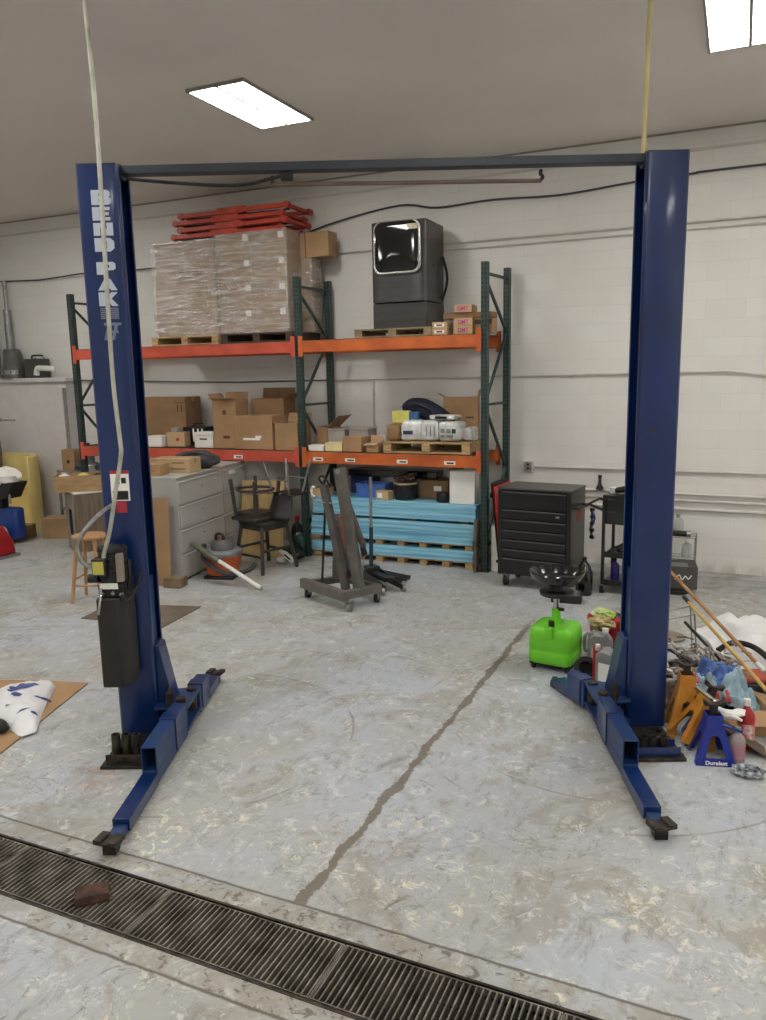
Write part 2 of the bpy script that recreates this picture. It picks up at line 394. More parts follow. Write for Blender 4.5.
def fit(mb, w, h):
    xs = [v[0] for v in mb.v]; ys = [v[1] for v in mb.v]
    cx, cy, sx, sy = (min(xs)+max(xs))/2, (min(ys)+max(ys))/2, w/(max(xs)-min(xs)), h/(max(ys)-min(ys))
    mb.v = [((x-cx)*sx, (y-cy)*sy, z) for x, y, z in mb.v]; return mb
def facing(x, y, z, rz=0):
    "matrix that stands text up facing -Y at a local position"
    return Matrix.Translation((x, y, z)) @ Matrix.Rotation(rz, 4, 'Z') @ Matrix.Rotation(PI/2, 4, 'X')
def nz(x, y, z=0, s=1.0): return noise.noise(Vector((x*s, y*s, z*s)))

# ------------------------------------------------------------------ the room
WY, CZ = 9.53, 4.82
XL, XR, YB = -13.5, 5.6, -6.0
struct(B(XL, XR, 2.575, WY, -.3, 0).build('floor', FLOOR))
struct(B(XL, XR, YB, 2.235, -.3, 0).build('floor', FLOOR))
struct(B(XL, XR, 2.235, 2.575, -.32, -.24).build('trench_bottom', mat('trench_dirt', (22, 20, 18), .9, var=.3, scale=12)))
struct(B(XL-.2, XR+.2, WY, WY+.2, -.3, CZ).build('wall_back', WALL))
struct(B(XL-.2, XL, YB, WY, -.3, CZ).build('wall_left', WALL))
struct(B(XR, XR+.2, YB, WY, -.3, CZ).build('wall_right', WALL))
struct(B(XL-.2, XR+.2, YB-.2, YB, -.3, CZ).build('wall_front', WALL))
cm = MB()
cm.box(XL-.2, XR+.2, YB-.2, WY+.2, CZ, CZ+.1)
struct(cm.build('ceiling', CEIL))
struct(B(XL, XR, WY-.02, WY, 4.60, 4.625).build('trim_1', PIPE))
struct(B(XL, XR, WY-.012, WY, CZ-.02, CZ).build('trim_2', mat('dark_joint', (150, 142, 134), .8)))

# drain edge angles and grate sections
for nm, y0, y1 in (('trim_3', 2.565, 2.585), ('trim_4', 2.225, 2.245)):
    struct(B(XL, XR, y0+.004, y1-.004, -.06, .002).build(nm, GREASE))
GR = mat('grate_steel', (140, 134, 124), .5, .35, rgb2=(88, 82, 72), scale=8, bump=.2)
def grate():
    root = thing('drain_grate', '', 'floor grate', (0, 0, 0), 0, 'steel grates laid end to end over the trench drain')
    m_ = MB()
    for i in range(34):
        x = .0125+i*.0265
        m_.box(x-.0032, x+.0032, .008, .307, -.07, .0)
    m_.build('bearing_bars', GR, root)
    m_ = MB()
    for y in (.003, .307): m_.box(.002, .896, y, y+.005, -.034, -.001)
    for x in (.001, .894): m_.box(x, x+.004, .006, .309, -.034, -.001)
    m_.build('frame', GR, root)
    m_ = MB()
    for y in (.08, .145, .21): m_.tube([(.004, y, -.036), (.894, y, -.036)], .004, 6)
    m_.build('cross_rods', GREASE, root)
    return root
g0 = grate()
seq = [-3.17, -2.27, -1.37, -.47]
labs = ['leftmost steel grate section of the trench drain, left of the brick one', 'steel grate section of the trench drain with the broken brick on it',
        'steel grate section of the trench drain next right of the brick one', 'last steel grate section of the trench drain, at the lower right edge']
seq = [-4.07]+seq[:3]+[-.47]
labs = ['leftmost steel grate section of the trench drain, cut by the left photo edge', 'steel grate section of the trench drain with the broken brick on it',
        'steel grate section right of the brick one, below the floor joint', 'steel grate section at the bottom edge, rightmost one in full view', 'steel grate section of the trench drain beyond the lower right corner']
for i, x in enumerate(seq):
    g = g0 if i == 0 else copy_tree(g0)
    g.location = (x, 2.2485, .0); g['label'] = labs[i]
bk = MB(); bk.cbox((0, 0, .033), (.15, .09, .05), .0)
br = bk.build('brick_piece', mat('burnt_brick', (92, 62, 50), .9, rgb2=(50, 38, 32), scale=14, bump=.8, bscale=30), bev=.008)
br.location = tuple(gnd(93, 899)); br.location.z = -.008; br.rotation_euler = (0, 0, .75)
tag(br, 'broken dark red brick lying on the drain grate', 'brick')

# ------------------------------------------------------------------ ceiling lights
LENS = mat('lamp_diffuser', (255, 252, 246), .5, var=0, emit=22)
def troffer():
    root = thing('ceiling_light', '', 'ceiling light', (0, 0, 0), 0, 'recessed two-lens ceiling lights')
    m_ = MB()
    m_.box(-.305, .305, -.61, -.585, -.03, .0); m_.box(-.305, .305, .585, .61, -.03, .0)
    m_.box(-.305, -.285, -.585, .585, -.03, .0); m_.box(.285, .305, -.585, .585, -.03, .0); m_.box(-.014, .014, -.585, .585, -.026, .0)
    m_.build('frame', mat('lamp_frame', (150, 146, 142), .5), root, bev=.004)
    for a in (-1, 1):
        x0, x1 = (.014, .285) if a > 0 else (-.285, -.014)
        B(x0, x1, -.585, .585, -.018, -.010).build('diffuser', LENS, root)
    return root
t0 = troffer(); first = True
for y in (6.69, 2.3, -2.1):
    for x in (-8.75, -4.28, -.07, 4.1):
        t = t0 if first else copy_tree(t0); first = False
        t.location = (x, y, CZ)
        if y > 6 and x == -4.28: lb = 'lit double-lens ceiling light above the floor left of centre'
        elif y > 6 and x == -.07: lb = 'lit ceiling light cut by the top right corner of the photo'
        else: lb = 'ceiling light out of view lighting the shop at %s %s' % ({-8.75: 'the far left', -4.28: 'left of centre', -.07: 'the camera side', 4.1: 'the far right'}[x], {6.69: 'near the block wall', 2.3: 'over the drain', -2.1: 'behind the photographer'}[y])
        t['label'] = lb
# ------------------------------------------------------------------ wall services
def wall_pipe(label, pts, r, m_, name='conduit', cat='conduit', group=None, clips=0, gap=.0003):
    root = thing(name, label, cat, (0, 0, 0), 0, group)
    MB().tube(pts, r, 8).build('pipe', m_, root)
    if clips:
        a, b = Vector(pts[0]), Vector(pts[-1])
        for k in range(clips):
            p = a.lerp(b, (k+.5)/clips)
            MB().cbox((p.x, WY-.010-gap, p.z), (.02, .02, r*3.4)).build('clip', m_, root)
    return root
yw = WY-.03
wall_pipe('long grey conduit high on the block wall at the washer door height', [(XL+.06, yw, 3.90), (XR-.06, yw, 3.86)], .013, PIPE, clips=9)
wall_pipe('lighter conduit just under the high grey one, right of the washer', [(-3.5, yw, 3.80), (XR-.06, yw, 3.80)], .009, PIPE, clips=4, gap=0)
wall_pipe('conduit crossing the wall between the two rack shelves', [(-5.0, yw, 2.25), (-1.1, yw, 2.27), (-.1, yw, 2.275), (.3, yw, 2.22), (XR-.06, yw, 2.2)], .012, PIPE, clips=5)
wall_pipe('thin dark cable on the wall above the left lower shelf', [(-10.3, yw, 2.33), (-8, yw, 2.27), (-6.5, yw, 2.24), (-5.0, yw, 2.25)], .009, CABLEG, name='wall_cable', cat='cable')
wall_pipe('conduit running right from the wall outlet box', [(-2.25, yw, 1.165), (XR-.06, yw, 1.14)], .014, PIPE, clips=5)
wall_pipe('uppermost of the three low pipes near the wall foot', [(-1.95, yw, .905), (XR-.06, yw, .87)], .016, PIPE, clips=5)
wall_pipe('middle one of the three low pipes near the wall foot', [(-1.95, yw, .83), (XR-.06, yw, .79)], .016, PIPE, clips=5)
wall_pipe('lowest of the three low pipes near the wall foot', [(-1.95, yw, .725), (XR-.06, yw, .71)], .016, PIPE, clips=5, gap=0)
wall_pipe('vertical conduit on the wall right of the cardboard on the middle shelf', [(-4.42, yw, 2.25), (-4.42, yw, 1.45)], .008, PIPE, clips=2, gap=0)
wall_pipe('dark cable on the wall behind the left column top', [(-11.5, yw-.01, 3.93), (-10.2, yw-.01, 3.88), (-9.3, yw-.01, 3.92), (-8.3, yw-.01, 3.9), (-7.2, yw-.01, 3.91)], .011, CABLEG, name='wall_cable', cat='cable')
c_ = MB().tube([(-5.4, yw, 4.15), (-4.9, yw, 4.27), (-4.0, yw, 4.385), (-3.5, yw, 4.31), (-2.8, yw, 4.33), (-2.0, yw, 4.30), (-1.2, yw, 4.35), (-.6, yw, 4.37), (0.1, yw, 4.38), (XR-.06, yw, 4.37)], .012, 8, curve=6).build('wall_cable', CABLEG)
tag(c_, 'sagging dark cable high on the wall above the washer', 'cable')
ob = thing('outlet_box', 'small grey outlet box on the wall above the black tool chest', 'outlet', (-2.33, WY, 1.165))
B(-.06, .06, -.05, 0, -.07, .07).build('box', PIPE, ob, bev=.006)
B(-.045, .045, -.056, -.05, -.055, .055).build('cover_plate', GALV, ob)
for z in (.025, -.025): B(-.015, .015, -.058, -.056, z-.012, z+.012).build('socket', DARK, ob)
# big service pipes at far left
for i, (x, r, lb) in enumerate(((-11.25, .09, 'fat grey vertical pipe on the wall at the left photo edge'), (-10.87, .06, 'slimmer vertical pipe right of the fat grey one'))):
    rt = thing('vertical_pipe', lb, 'pipe', (x, WY-.12, 2.40))
    MB().tube([(0, 0, 0), (0, 0, 1.05)], r, 14).build('pipe', GALV, rt)
    MB().tube([(0, 0, 1.05), (0, 0, 1.5)], r*.45, 10).build('neck', GALV, rt)
tl_ = thing('flashlight', 'small black flashlight standing on the pipe above the workshop cart', 'flashlight', (-1.46, WY-.075, .92))
MB().lathe([(.045, 0), (.045, .02), (.022, .06), (.018, .12)]).build('head', BLACK, tl_)
MB().lathe([(.018, .12), (.02, .13), (.024, .17), (0, .172)]).build('grip', BLACK, tl_)

# ------------------------------------------------------------------ pallet rack
YF, YR = 8.66, 9.42
rack = thing('pallet_rack', 'green and orange pallet rack loaded with boxes along the back wall', 'pallet rack', (-5.05, 9.04, 0))
ro = Vector((-5.05, 9.04, 0))
UX = (-8.77, -5.05, -2.645)
for i, x in enumerate(UX):
    for y in (YF+.04, YR-.04):
        o = MB()
        for a, b, c, d in ((-.038, .038, -.038, -.034), (-.038, -.034, -.034, .038), (.034, .038, -.034, .038)): o.box(a, b, c, d, .006, 3.52)
        sk_ = 0 if y < 9 else .065
        post = o.build('post', POST, rack); post.location = (x-ro.x+sk_, y-ro.y, 0)
        B(-.06, .06, -.06, .07, 0, .006).build('foot_plate', DARK, post)
    br_ = MB(); a, b = YF+.075, YR-.075
    for z in (.3, 1.95, 3.40): br_.bar((x-ro.x, a-ro.y, z), (x-ro.x+.06, b-ro.y, z), .03, .03)
    for z0, z1 in ((.35, 1.15), (1.9, 1.2), (2.0, 2.75), (3.33, 2.8)): br_.bar((x-ro.x, a-ro.y, z0 if z0 > z1 else z0), (x-ro.x+.06, b-ro.y, z1), .028, .028)
    br_.build('bracing', mat('brace_green', (52, 72, 70), .5) if i < 2 else mat('brace_green2', (50, 72, 68), .5), rack)
def beam(x0, x1, y, z1, z0, m_, sgn, stickers=()):
    X0, X1 = x0-ro.x, x1-ro.x; Y_ = y-ro.y
    o = MB().box(X0+.04, X1-.04, Y_-.02, Y_+.02, z0, z1).build('beam', m_, rack, bev=.004)
    for e in (X0+.055, X1-.055):
        m2 = MB().box(e-.03, e+.03, Y_-sgn*.02-.006, Y_-sgn*.02+.006, z0-.05, z1+.06)
        m2.build('end_bracket', m_, o)
    for sx in stickers:
        B(sx-ro.x-.07, sx-ro.x+.07, Y_-.0225, Y_-.0205, z0+.03, z0+.075).build('sticker', PAPER, o)
        B(sx-ro.x-.035, sx-ro.x+.05, Y_-.0235, Y_-.0225, z0+.042, z0+.06).build('sticker_print', DARK, o)
for bx0, bx1, mm, st in ((UX[0], UX[1], OR_L, (-6.0,)), (UX[1], UX[2], OR_R, (-4.8, -4.35, -3.65, -3.05))):
    beam(bx0, bx1, YF-.005, 2.74, 2.60, mm, 1)
    beam(bx0, bx1, YF-.005, 1.365, 1.225, mm, 1, st)
    beam(bx0, bx1, YR+.005, 2.74, 2.60, mm, -1)
    beam(bx0, bx1, YR+.005, 1.365, 1.225, mm, -1)
    for z in (2.742, 1.367):
        w = MB(); X0, X1 = bx0+.06-ro.x, bx1-.06-ro.x; n = int((X1-X0)/.06)
        for k in range(n+1):
            x = X0+(X1-X0)*k/n
            w.bar((x, YF-.02-ro.y, z+.002), (x, YR+.02-ro.y, z+.002), .006, .006)
            w.bar((x, YF-.024-ro.y, z+.005), (x, YF-.024-ro.y, z-.035), .006, .006)
        for k in range(8):
            y = YF+.04+(YR-YF-.08)*k/7-ro.y
            w.bar((X0, y, z-.004), (X1, y, z-.004), .006, .006)
        for k in range(4):
            x = X0+(X1-X0)*(k+.5)/4
            w.box(x-.02, x+.02, YF-ro.y+.02, YR-ro.y-.02, z-.04, z-.008)
        w.build('wire_deck', WIRE, rack, flat=True)
ZU, ZM = 2.748, 1.373

# ------------------------------------------------------------------ pallets, cartons
def pallet(label, x0, x1, y0, d, z, h=.12, m_=None, group=None, nb=7, rz=0, cat='pallet'):
    m_ = m_ or WOOD; cx = (x0+x1)/2; w = x1-x0
    root = thing('wooden_pallet', label, cat, (cx, y0+d/2, z), rz, group)
    t = .018
    top = MB()
    for k in range(nb):
        y = -d/2+(d-.09)*k/(nb-1); top.box(-w/2, w/2, y, y+.09, h-t, h)
    top.build('deck_boards', m_, root)
    bo = MB()
    for k in range(3):
        y = -d/2+(d-.09)*k/2; bo.box(-w/2, w/2, y, y+.09, 0, t)
    bo.build('bottom_boards', m_, root)
    for k in range(3):
        x = -w/2+(w-.1)*k/2
        MB().box(x, x+.1, -d/2+.002, d/2-.002, t, h-t).build('stringer', m_, root)
    return root

def carton(label, x0, x1, z0, z1, y0, d, rz=0, m_=None, group=None, tape=True, opn=None, stickers=(), name='cardboard_box', cat='box', fl=.12, marks=()):
    m_ = m_ or CARD
    w, h = x1-x0, z1-z0
    root = thing(name, label, cat, ((x0+x1)/2, y0+d/2, z0), rz, group)
    a, b = w/2, d/2
    if not opn:
        B(-a, a, -b, b, 0, h).build('body', m_, root, bev=.004)
        if tape:
            tp = MB()
            tp.box(-a-.001, a+.001, -.025, .025, h, h+.0015); tp.box(-a-.0015, -a, -.025, .025, h-.06, h+.0015); tp.box(a, a+.0015, -.025, .025, h-.06, h+.0015)
            tp.build('tape', TAPE, root)
    else:
        t = .005; s_ = MB()
        s_.box(-a, a, -b, -b+t, 0, h); s_.box(-a, a, b-t, b, 0, h); s_.box(-a, -a+t, -b+t, b-t, 0, h); s_.box(a-t, a, -b+t, b-t, 0, h); s_.box(-a+t, a-t, -b+t, b-t, 0, t)
        s_.build('body', m_, root)
        for side, ang in opn:   # angle from vertical, outward positive
            an_ = math.radians(ang); c, s2 = math.cos(an_)*fl, math.sin(an_)*fl
            f = MB()
            if side == 'f': f.bar((0, -b+t/2, h), (0, -b+t/2-s2, h+c), w, t, (0, 1, 0))
            if side == 'b': f.bar((0, b-t/2, h), (0, b-t/2+s2, h+c), w, t, (0, 1, 0))
            if side == 'l': f.bar((-a+t/2, 0, h), (-a+t/2-s2, 0, h+c), d, t, (1, 0, 0))
            if side == 'r': f.bar((a-t/2, 0, h), (a-t/2+s2, 0, h+c), d, t, (1, 0, 0))
            f.build('flap', m_, root)
    for (sx, sz, sw, sh, mt) in stickers:
        B(sx-sw/2, sx+sw/2, -b-.002, -b-.0003, sz-sh/2, sz+sh/2).build('label', mt, root)
    for (sx, sz, sw, sh, mt) in marks:
        B(sx-sw/2, sx+sw/2, -b-.0028, -b-.0002, sz-sh/2, sz+sh/2).build('print', mt, root)
    return root
INK = mat('carton_ink', (84, 66, 50), .8)

pallet('pale pallet under the left shrink-wrapped cartons on the upper shelf', -7.36, -6.27, 8.70, .72, ZU)
pallet('dark pallet under the right stack of wrapped cartons on the upper shelf', -6.22, -5.14, 8.70, .72, ZU, m_=mat('dark_pallet_wood', (70, 58, 46), .8, var=.2))
zp = ZU+.12+.002
WC = mat('wrapped_carton', (158, 128, 96), .7, var=.08, scale=3)
# left block: four layers
lh = .30; grp = 'cartons wrapped on the upper rack shelf'
rows = ['bottom', 'second', 'third', 'top']
for k in range(4):
    carton('wide carton in the left wrapped pallet load, %s layer' % rows[k], -7.28+.01*k, -6.30+.01*(k % 2), zp+k*lh, zp+(k+1)*lh-.003, 8.74, .58, 0, WC, grp, tape=False,
           marks=((.08, .15, .42, .014, INK), (.08, .185, .42, .014, INK), (.08, .22, .36, .014, INK)) if k == 2 else ())
lh = .308
for k in range(4):
    for j, (xa, xb) in enumerate(((-6.24, -5.73), (-5.72, -5.22))):
        dx = random.uniform(-.01, .01)
        stk = ((.19, .25, .08, .075, PAPER),)
        carton('wrapped carton with a white label, %s layer, %s column of the right pallet load' % (rows[k], ('left', 'right')[j]), xa+dx, xb+dx, zp+k*lh, zp+(k+1)*lh-.003, 8.74, .33, 0, WC, grp, tape=False, stickers=stk)
    for j, (xa, xb) in enumerate(((-6.24, -5.70), (-5.44, -5.05 if k < 3 else -5.14))):
        if j == 0: continue
        carton('rear carton of the right wrapped load, %s layer, seen from its end' % rows[k], xa, xb, zp+k*lh, zp+(k+1)*lh-.003, 9.082, .25, 0, WC, grp, tape=False)
carton('bare carton hanging over the right rear top of the wrapped load', -5.13, -4.80, zp+3*lh+.001, 4.10, 9.09, .24, 0, CARD, tape=False)
def film(x0, x1, y0, y1, z0, z1, label, seed):
    c = Vector(((x0+x1)/2, (y0+y1)/2, 0)); m_ = MB()
    per = 2*((x1-x0)+(y1-y0)); nu, nv = 90, 34
    def f(u, v):
        s_ = u*per; w_, d_ = x1-x0, y1-y0
        if s_ < w_: p = (x0+s_, y0); n_ = (0, -1)
        elif s_ < w_+d_: p = (x1, y0+s_-w_); n_ = (1, 0)
        elif s_ < 2*w_+d_: p = (x1-(s_-w_-d_), y1); n_ = (0, 1)
        else: p = (x0, y1-(s_-2*w_-d_)); n_ = (-1, 0)
        z = z0+(z1-z0)*v
        k = .012*abs(nz(p[0]*3+seed, p[1]*3, z*9))+.006*abs(nz(p[0]*9, p[1]*9+seed, z*22))
        if u in (0.0, 1.0): k = 0
        return Vector((p[0]+n_[0]*k, p[1]+n_[1]*k, z))
    m_.surf(f, nu, nv)
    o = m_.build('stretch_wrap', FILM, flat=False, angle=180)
    return tag(o, label, 'stretch film', 'clear stretch film on the upper shelf loads')
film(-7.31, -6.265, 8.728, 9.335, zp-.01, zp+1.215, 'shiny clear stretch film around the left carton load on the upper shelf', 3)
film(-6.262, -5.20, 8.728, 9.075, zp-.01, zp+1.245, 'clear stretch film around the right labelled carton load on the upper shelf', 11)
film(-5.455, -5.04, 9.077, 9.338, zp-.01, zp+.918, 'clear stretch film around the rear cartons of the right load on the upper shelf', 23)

# folded red frames on top
def red_frame(lbl, z, dx, dy, rz):
    root = thing('folded_red_frame', lbl, 'folded metal frame', (-6.05+dx, 9.05+dy, z), rz, 'folded red metal frames stacked on the wrapped cartons')
    L, W = 1.60, .56
    for s_ in (-1, 1):
        MB().bar((-L/2, s_*W/2, .035), (L/2, s_*W/2, .035), .05, .055).build('side_rail', REDP, root, bev=.008)
    for x in (-L/2+.02, L/2-.02): MB().bar((x, -W/2+.026, .035), (x, W/2-.026, .035), .05, .045).build('end_rail', REDP, root, bev=.008)
    MB().box(-.22, .18, -W/2-.03, -W/2+.06, .0, .083).build('centre_plate', REDP, root, bev=.006)
    for s_ in (-1, 1):
        for q in (-1, 1):
            MB().cyl((s_*L/2, q*(W/2+.0), .035), .042, -.03, .03, 12, 'Y').build('hinge', REDP, root)
    MB().bar((-L/2+.05, -.1, .03), (L/2-.1, -.05, .03), .025, .02).build('cross_bar', DARK, root)
    return root
for k, w_ in enumerate(('bottom', 'second', 'third', 'top')):
    red_frame('folded red metal frame, %s of the stack on the wrapped cartons' % w_, 4.101+k*.085, (-.06, .03, -.03, .06)[k], 0, (.03, -.01, .02, .0)[k])

# washer on pallet
pallet('weathered pallet under the dark washing machine on the upper shelf', -4.27, -3.28, 8.68, .72, ZU, .10, m_=mat('weathered_wood', (150, 134, 104), .8, rgb2=(112, 96, 70), scale=6))
W_ = thing('washing_machine', 'dark grey front-load washer on a drawer pedestal atop the pallet rack', 'washing machine', (-3.73, 9.10, ZU+.102))
w, d, hp, H_ = .69, .62, .30, 1.225
B(-w/2, w/2, -d/2+.02, d/2, 0, hp-.004).build('pedestal', STAIN, W_, bev=.01)
B(-w/2, w/2, -d/2+.03, d/2, hp, H_).build('cabinet', STAIN, W_, bev=.015)
f_ = MB(); pr = [(-w/2, -d/2+.03), (w/2, -d/2+.03)]+[(w/2*math.cos(t)*1.0, -d/2+.03-.045*math.sin(t)) for t in [PI*k/14 for k in range(1, 14)]]
f_.prism(pr, hp+.005, H_-.012)
fp = f_.build('front_panel', STAIN, W_, angle=50)
def rr_poly(cx, cz, a, b, r, n=8):
    P = []
    for (sx, sz, t0_) in ((1, 1, 0), (-1, 1, PI/2), (-1, -1, PI), (1, -1, 1.5*PI)):
        for k in range(n+1):
            t = t0_+PI/2*k/n; P.append((cx+sx*(a-r)+r*math.cos(t), cz+sz*(b-r)+r*math.sin(t)))
    return P
gl = mat('door_black_glass', (5, 5, 6), .06, var=.02, coat=.6)
MB().prism(rr_poly(0, hp+.615, .30, .30, .10), -d/2-.050, -d/2-.005, plane='XZ').build('door_rim', CHROME, W_, bev=.012)
dm = MB()
P_ = rr_poly(0, 0, .275, .28, .09, 10); n = len(P_)
rings = []
for k, (s_, dd) in enumerate(((1, 0), (.93, .008), (.8, .014), (.55, .02), (.25, .023))):
    rings.append([(x*s_, -d/2-.050-dd, hp+.622+z*s_) for x, z in P_])
vs = [v for r_ in rings for v in r_]+[(0, -d/2-.0735, hp+.622)]
fs = [(k*n+i, k*n+(i+1) % n, (k+1)*n+(i+1) % n, (k+1)*n+i) for k in range(4) for i in range(n)]+[(4*n+i, 4*n+(i+1) % n, 5*n) for i in range(n)]
dm.add(vs, fs); door = dm.build('door_glass', gl, W_, angle=60)
MB().box(.14, .27, -d/2-.066, -d/2-.05, hp+.80, hp+.86).build('energy_sticker', mat('sticker_cream', (206, 196, 168), .6), W_)
bt = MB().lathe([(.055, 0), (.056, .004), (.04, .008), (0, .009)], (0, 0, 0), 20, 'Y'); bt.xf(Matrix.Translation((.03, -d/2-.060, hp+.47)) @ Matrix.Scale(-1, 4, (0, 1, 0)) @ Matrix.Scale(.6, 4, (0, 0, 1)))
bt.build('handle_recess', GALV, W_)
MB().tube([(w/2+.005, d/2-.08, .35), (w/2+.05, d/2-.06, .5), (w/2+.06, d/2-.06, .65), (w/2+.01, d/2-.07, .85)], .016, 8, curve=6).build('drain_hose', RUBBER, W_)
for z in (.42, .72): MB().cyl((w/2+.001, -.05, z), .012, 0, .004, 10, 'X').build('screw_cap', DARK, W_)

# small cartons right of the washer
PINK = mat('pink_ink', (190, 60, 150), .6)
def gmt(label, x0, x1, z0, y0, rz=0, m_=None):
    r_ = carton(label, x0, x1, z0, z0+.088, y0, .30, rz, m_ or CARDL, 'pink-lettered cartons on the upper shelf', tape=False)
    w_ = x1-x0
    fit(text_mb('GMT', .075, .001, .001), .13, .052).xf(facing(0, -.152, .044)).build('lettering', PINK, r_)
    return r_
gmt('pale carton with pink lettering, bottom one beside the rack post', -3.02, -2.80, ZU, 8.72)
gmt('pale carton with pink lettering, resting on the bottom pink-lettered one', -3.02, -2.80, ZU+.09, 8.72)
gmt('pale carton with pink lettering, alone on top of the long flat carton', -3.05, -2.84, ZU+.246, 8.77, .1)
def small(label, z0):
    r_ = carton(label, -3.28, -3.10, z0, z0+.072, 8.70, .22, 0, CARDL, 'small plain cartons left of the pink-lettered ones', tape=False)
    B(-.06, .06, -.113, -.1103, .02, .052).build('label', PAPER, r_)
    B(-.035, .035, -.1145, -.113, .028, .044).build('label_print', DARK, r_)
small('small pale carton on the upper shelf between washer pallet and pink cartons, lower one', ZU)
small('small pale carton stacked on its twin right of the washer pallet', ZU+.074)
carton('long flat brown carton lying across the pink-lettered cartons', -3.18, -2.60, ZU+.180, ZU+.244, 8.80, .24, 0, CARDD, tape=False)
carton('flat dark-printed carton just right of the pink cartons behind the rack post', -2.795, -2.58, ZU, ZU+.17, 8.76, .2, 0, CARD, tape=False, marks=((0, .13, .2, .05, INK),))
# ------------------------------------------------------------------ middle shelf, left bay
BOXG = 'cardboard boxes on the middle shelf'
carton('big brown cardboard box standing left behind the blue column on the middle shelf', -7.95, -7.12, ZM, 2.05, 9.02, .36, 0, CARDD, marks=((.28, .52, .02, .1, INK), (.35, .52, .02, .1, INK), (.31, .6, .2, .008, INK)))
bk_ = thing('storage_box', 'white storage box with a black-lettered lid on the middle shelf', 'box', (-6.62, 8.86, ZM))
B(-.15, .15, -.13, .13, 0, .165).build('body', WHITE, bk_, bev=.006); B(-.16, .16, -.14, .14, .165, .21).build('lid', WHITE, bk_, bev=.008)
B(-.06, .06, -.1325, -.130, .11, .13).build('print', DARK, bk_)
carton('small cardboard box between the big brown box and the white storage box', -7.30, -7.03, ZM, ZM+.2, 8.80, .2, .2, CARDL, marks=((.03, .1, .05, .04, mat('red_print', (176, 60, 50), .6)),))
carton('little grey box on top of the small cardboard box', -7.25, -7.12, ZM+.202, ZM+.26, 8.84, .1, -.2, mat('grey_card', (150, 146, 140), .7), tape=False)
carton('low white box at the left end of the middle shelf beside the blue column', -7.58, -7.33, ZM, ZM+.15, 8.72, .2, 0, WHITE, tape=False)
bb = thing('battery_case', 'black case with white stripes behind the white storage box', 'case', (-6.98, 9.12, ZM))
B(-.19, .19, -.12, .12, 0, .26).build('body', BLACK, bb, bev=.008)
for x in (-.02, .06, .13): B(x, x+.025, -.1235, -.12, .06, .24).build('stripe', PAPER, bb)
hh = MB().tube([(-.08, 0, .26), (-.07, 0, .30), (.07, 0, .30), (.08, 0, .26)], .01, 8).build('handle', BLACK, bb)
carton('open tall cardboard box with flaps up, left of the plain wide box', -6.46, -6.11, ZM, 2.02, 8.75, .34, .08, CARD, opn=(('l', 40), ('b', 20), ('f', 75)), fl=.10, marks=((.0, .48, .05, .06, INK), (.02, .15, .1, .04, INK)))
carton('large open cardboard carton at the back behind the plain wide box', -6.06, -5.55, ZM, 2.02, 9.09, .3, 0, CARDD, opn=(('r', 60), ('b', 10)), fl=.14)
wb = carton('plain wide cardboard box with torn white label, right of the tall open box', -6.08, -5.50, ZM, 1.81, 8.70, .36, 0, CARD)
B(-.16, .10, -.1825, -.180, .12, .15).build('torn_label', PAPER, wb); B(.03, .12, -.1825, -.180, .15, .18).build('torn_label', PAPER, wb)
carton('open cardboard box with drooping flap left of the middle rack post', -5.46, -5.12, ZM, 1.72, 8.70, .34, 0, CARD, opn=(('l', 80), ('b', 20)), fl=.12)
carton('open brown cardboard box with a raised flap right of the middle rack post', -4.955, -4.80, ZM, 1.66, 8.90, .38, 0, CARDD, opn=(('r', 50),), fl=.22)
bag = MB()
def blob(cx, cy, cz, rx, ry, rz_, seed, amp=.2, nu=28, nv=16, flat=None, fr=2.2):
    def f(u, v):
        t = 2*PI*u; p = PI*v
        x, y, z = math.sin(p)*math.cos(t), math.sin(p)*math.sin(t), math.cos(p)
        k = 1+amp*(nz(x*fr+seed, y*fr, z*fr)+.5*nz(x*5+seed, y*5, z*5))
        X, Y_, Z = x*rx*k, y*ry*k, z*rz_*k
        if flat is not None: Z = max(Z, -flat)
        return (cx+X, cy+Y_, cz+Z)
    return MB().surf(f, nu, nv)
# middle shelf, right bay
carton('flat white box at the left end of the right middle shelf', -4.965, -4.75, ZM, ZM+.075, 8.69, .16, 0, WHITE, tape=False)
carton('small cream yellow box right of the flat white box', -4.73, -4.50, ZM, ZM+.11, 8.70, .16, .05, mat('cream_box', (222, 208, 158), .7), tape=False)
CLR = mat('clear_bin_plastic', (196, 190, 184), .25, alpha=.55, var=.05)
def bin_(label, x0, x1, z0, z1, y0, lidm, cont):
    w_, h_, d_ = x1-x0, z1-z0, .26; t_ = .006
    r_ = thing('storage_bin', label, 'storage bin', ((x0+x1)/2, y0+d_/2, z0), 0, 'clear plastic storage bins')
    a, b = w_/2, d_/2
    B(-a, a, -b, b, 0, t_).box(-a, a, -b, -b+t_, t_, h_).box(-a, a, b-t_, b, t_, h_).box(-a, -a+t_, -b+t_, b-t_, t_, h_).box(a-t_, a, -b+t_, b-t_, t_, h_).build('tub', CLR, r_)
    B(-a-.01, a+.01, -b-.01, b+.01, h_, h_+.02).build('lid', lidm, r_, bev=.005)
    for x, c_ in cont: B(x-.035, x+.035, -.09, .09, t_, h_*.8).build('contents', c_, r_)
    return r_
LID = mat('greyed_lid', (176, 164, 160), .3, alpha=.8)
bin_('clear storage bin with red and yellow contents behind the cream box', -4.84, -4.56, ZM, ZM+.25, 8.92, LID, ((-.09, RED), (.0, mat('yellow_paint', (214, 190, 70), .5)), (.09, WHITE)))
bin_('grey clear storage bin behind the brown box on the right middle shelf', -4.53, -4.26, ZM, ZM+.25, 8.98, LID, ((-.06, CARDD), (.05, mat('red_rag', (150, 60, 56), .8))))
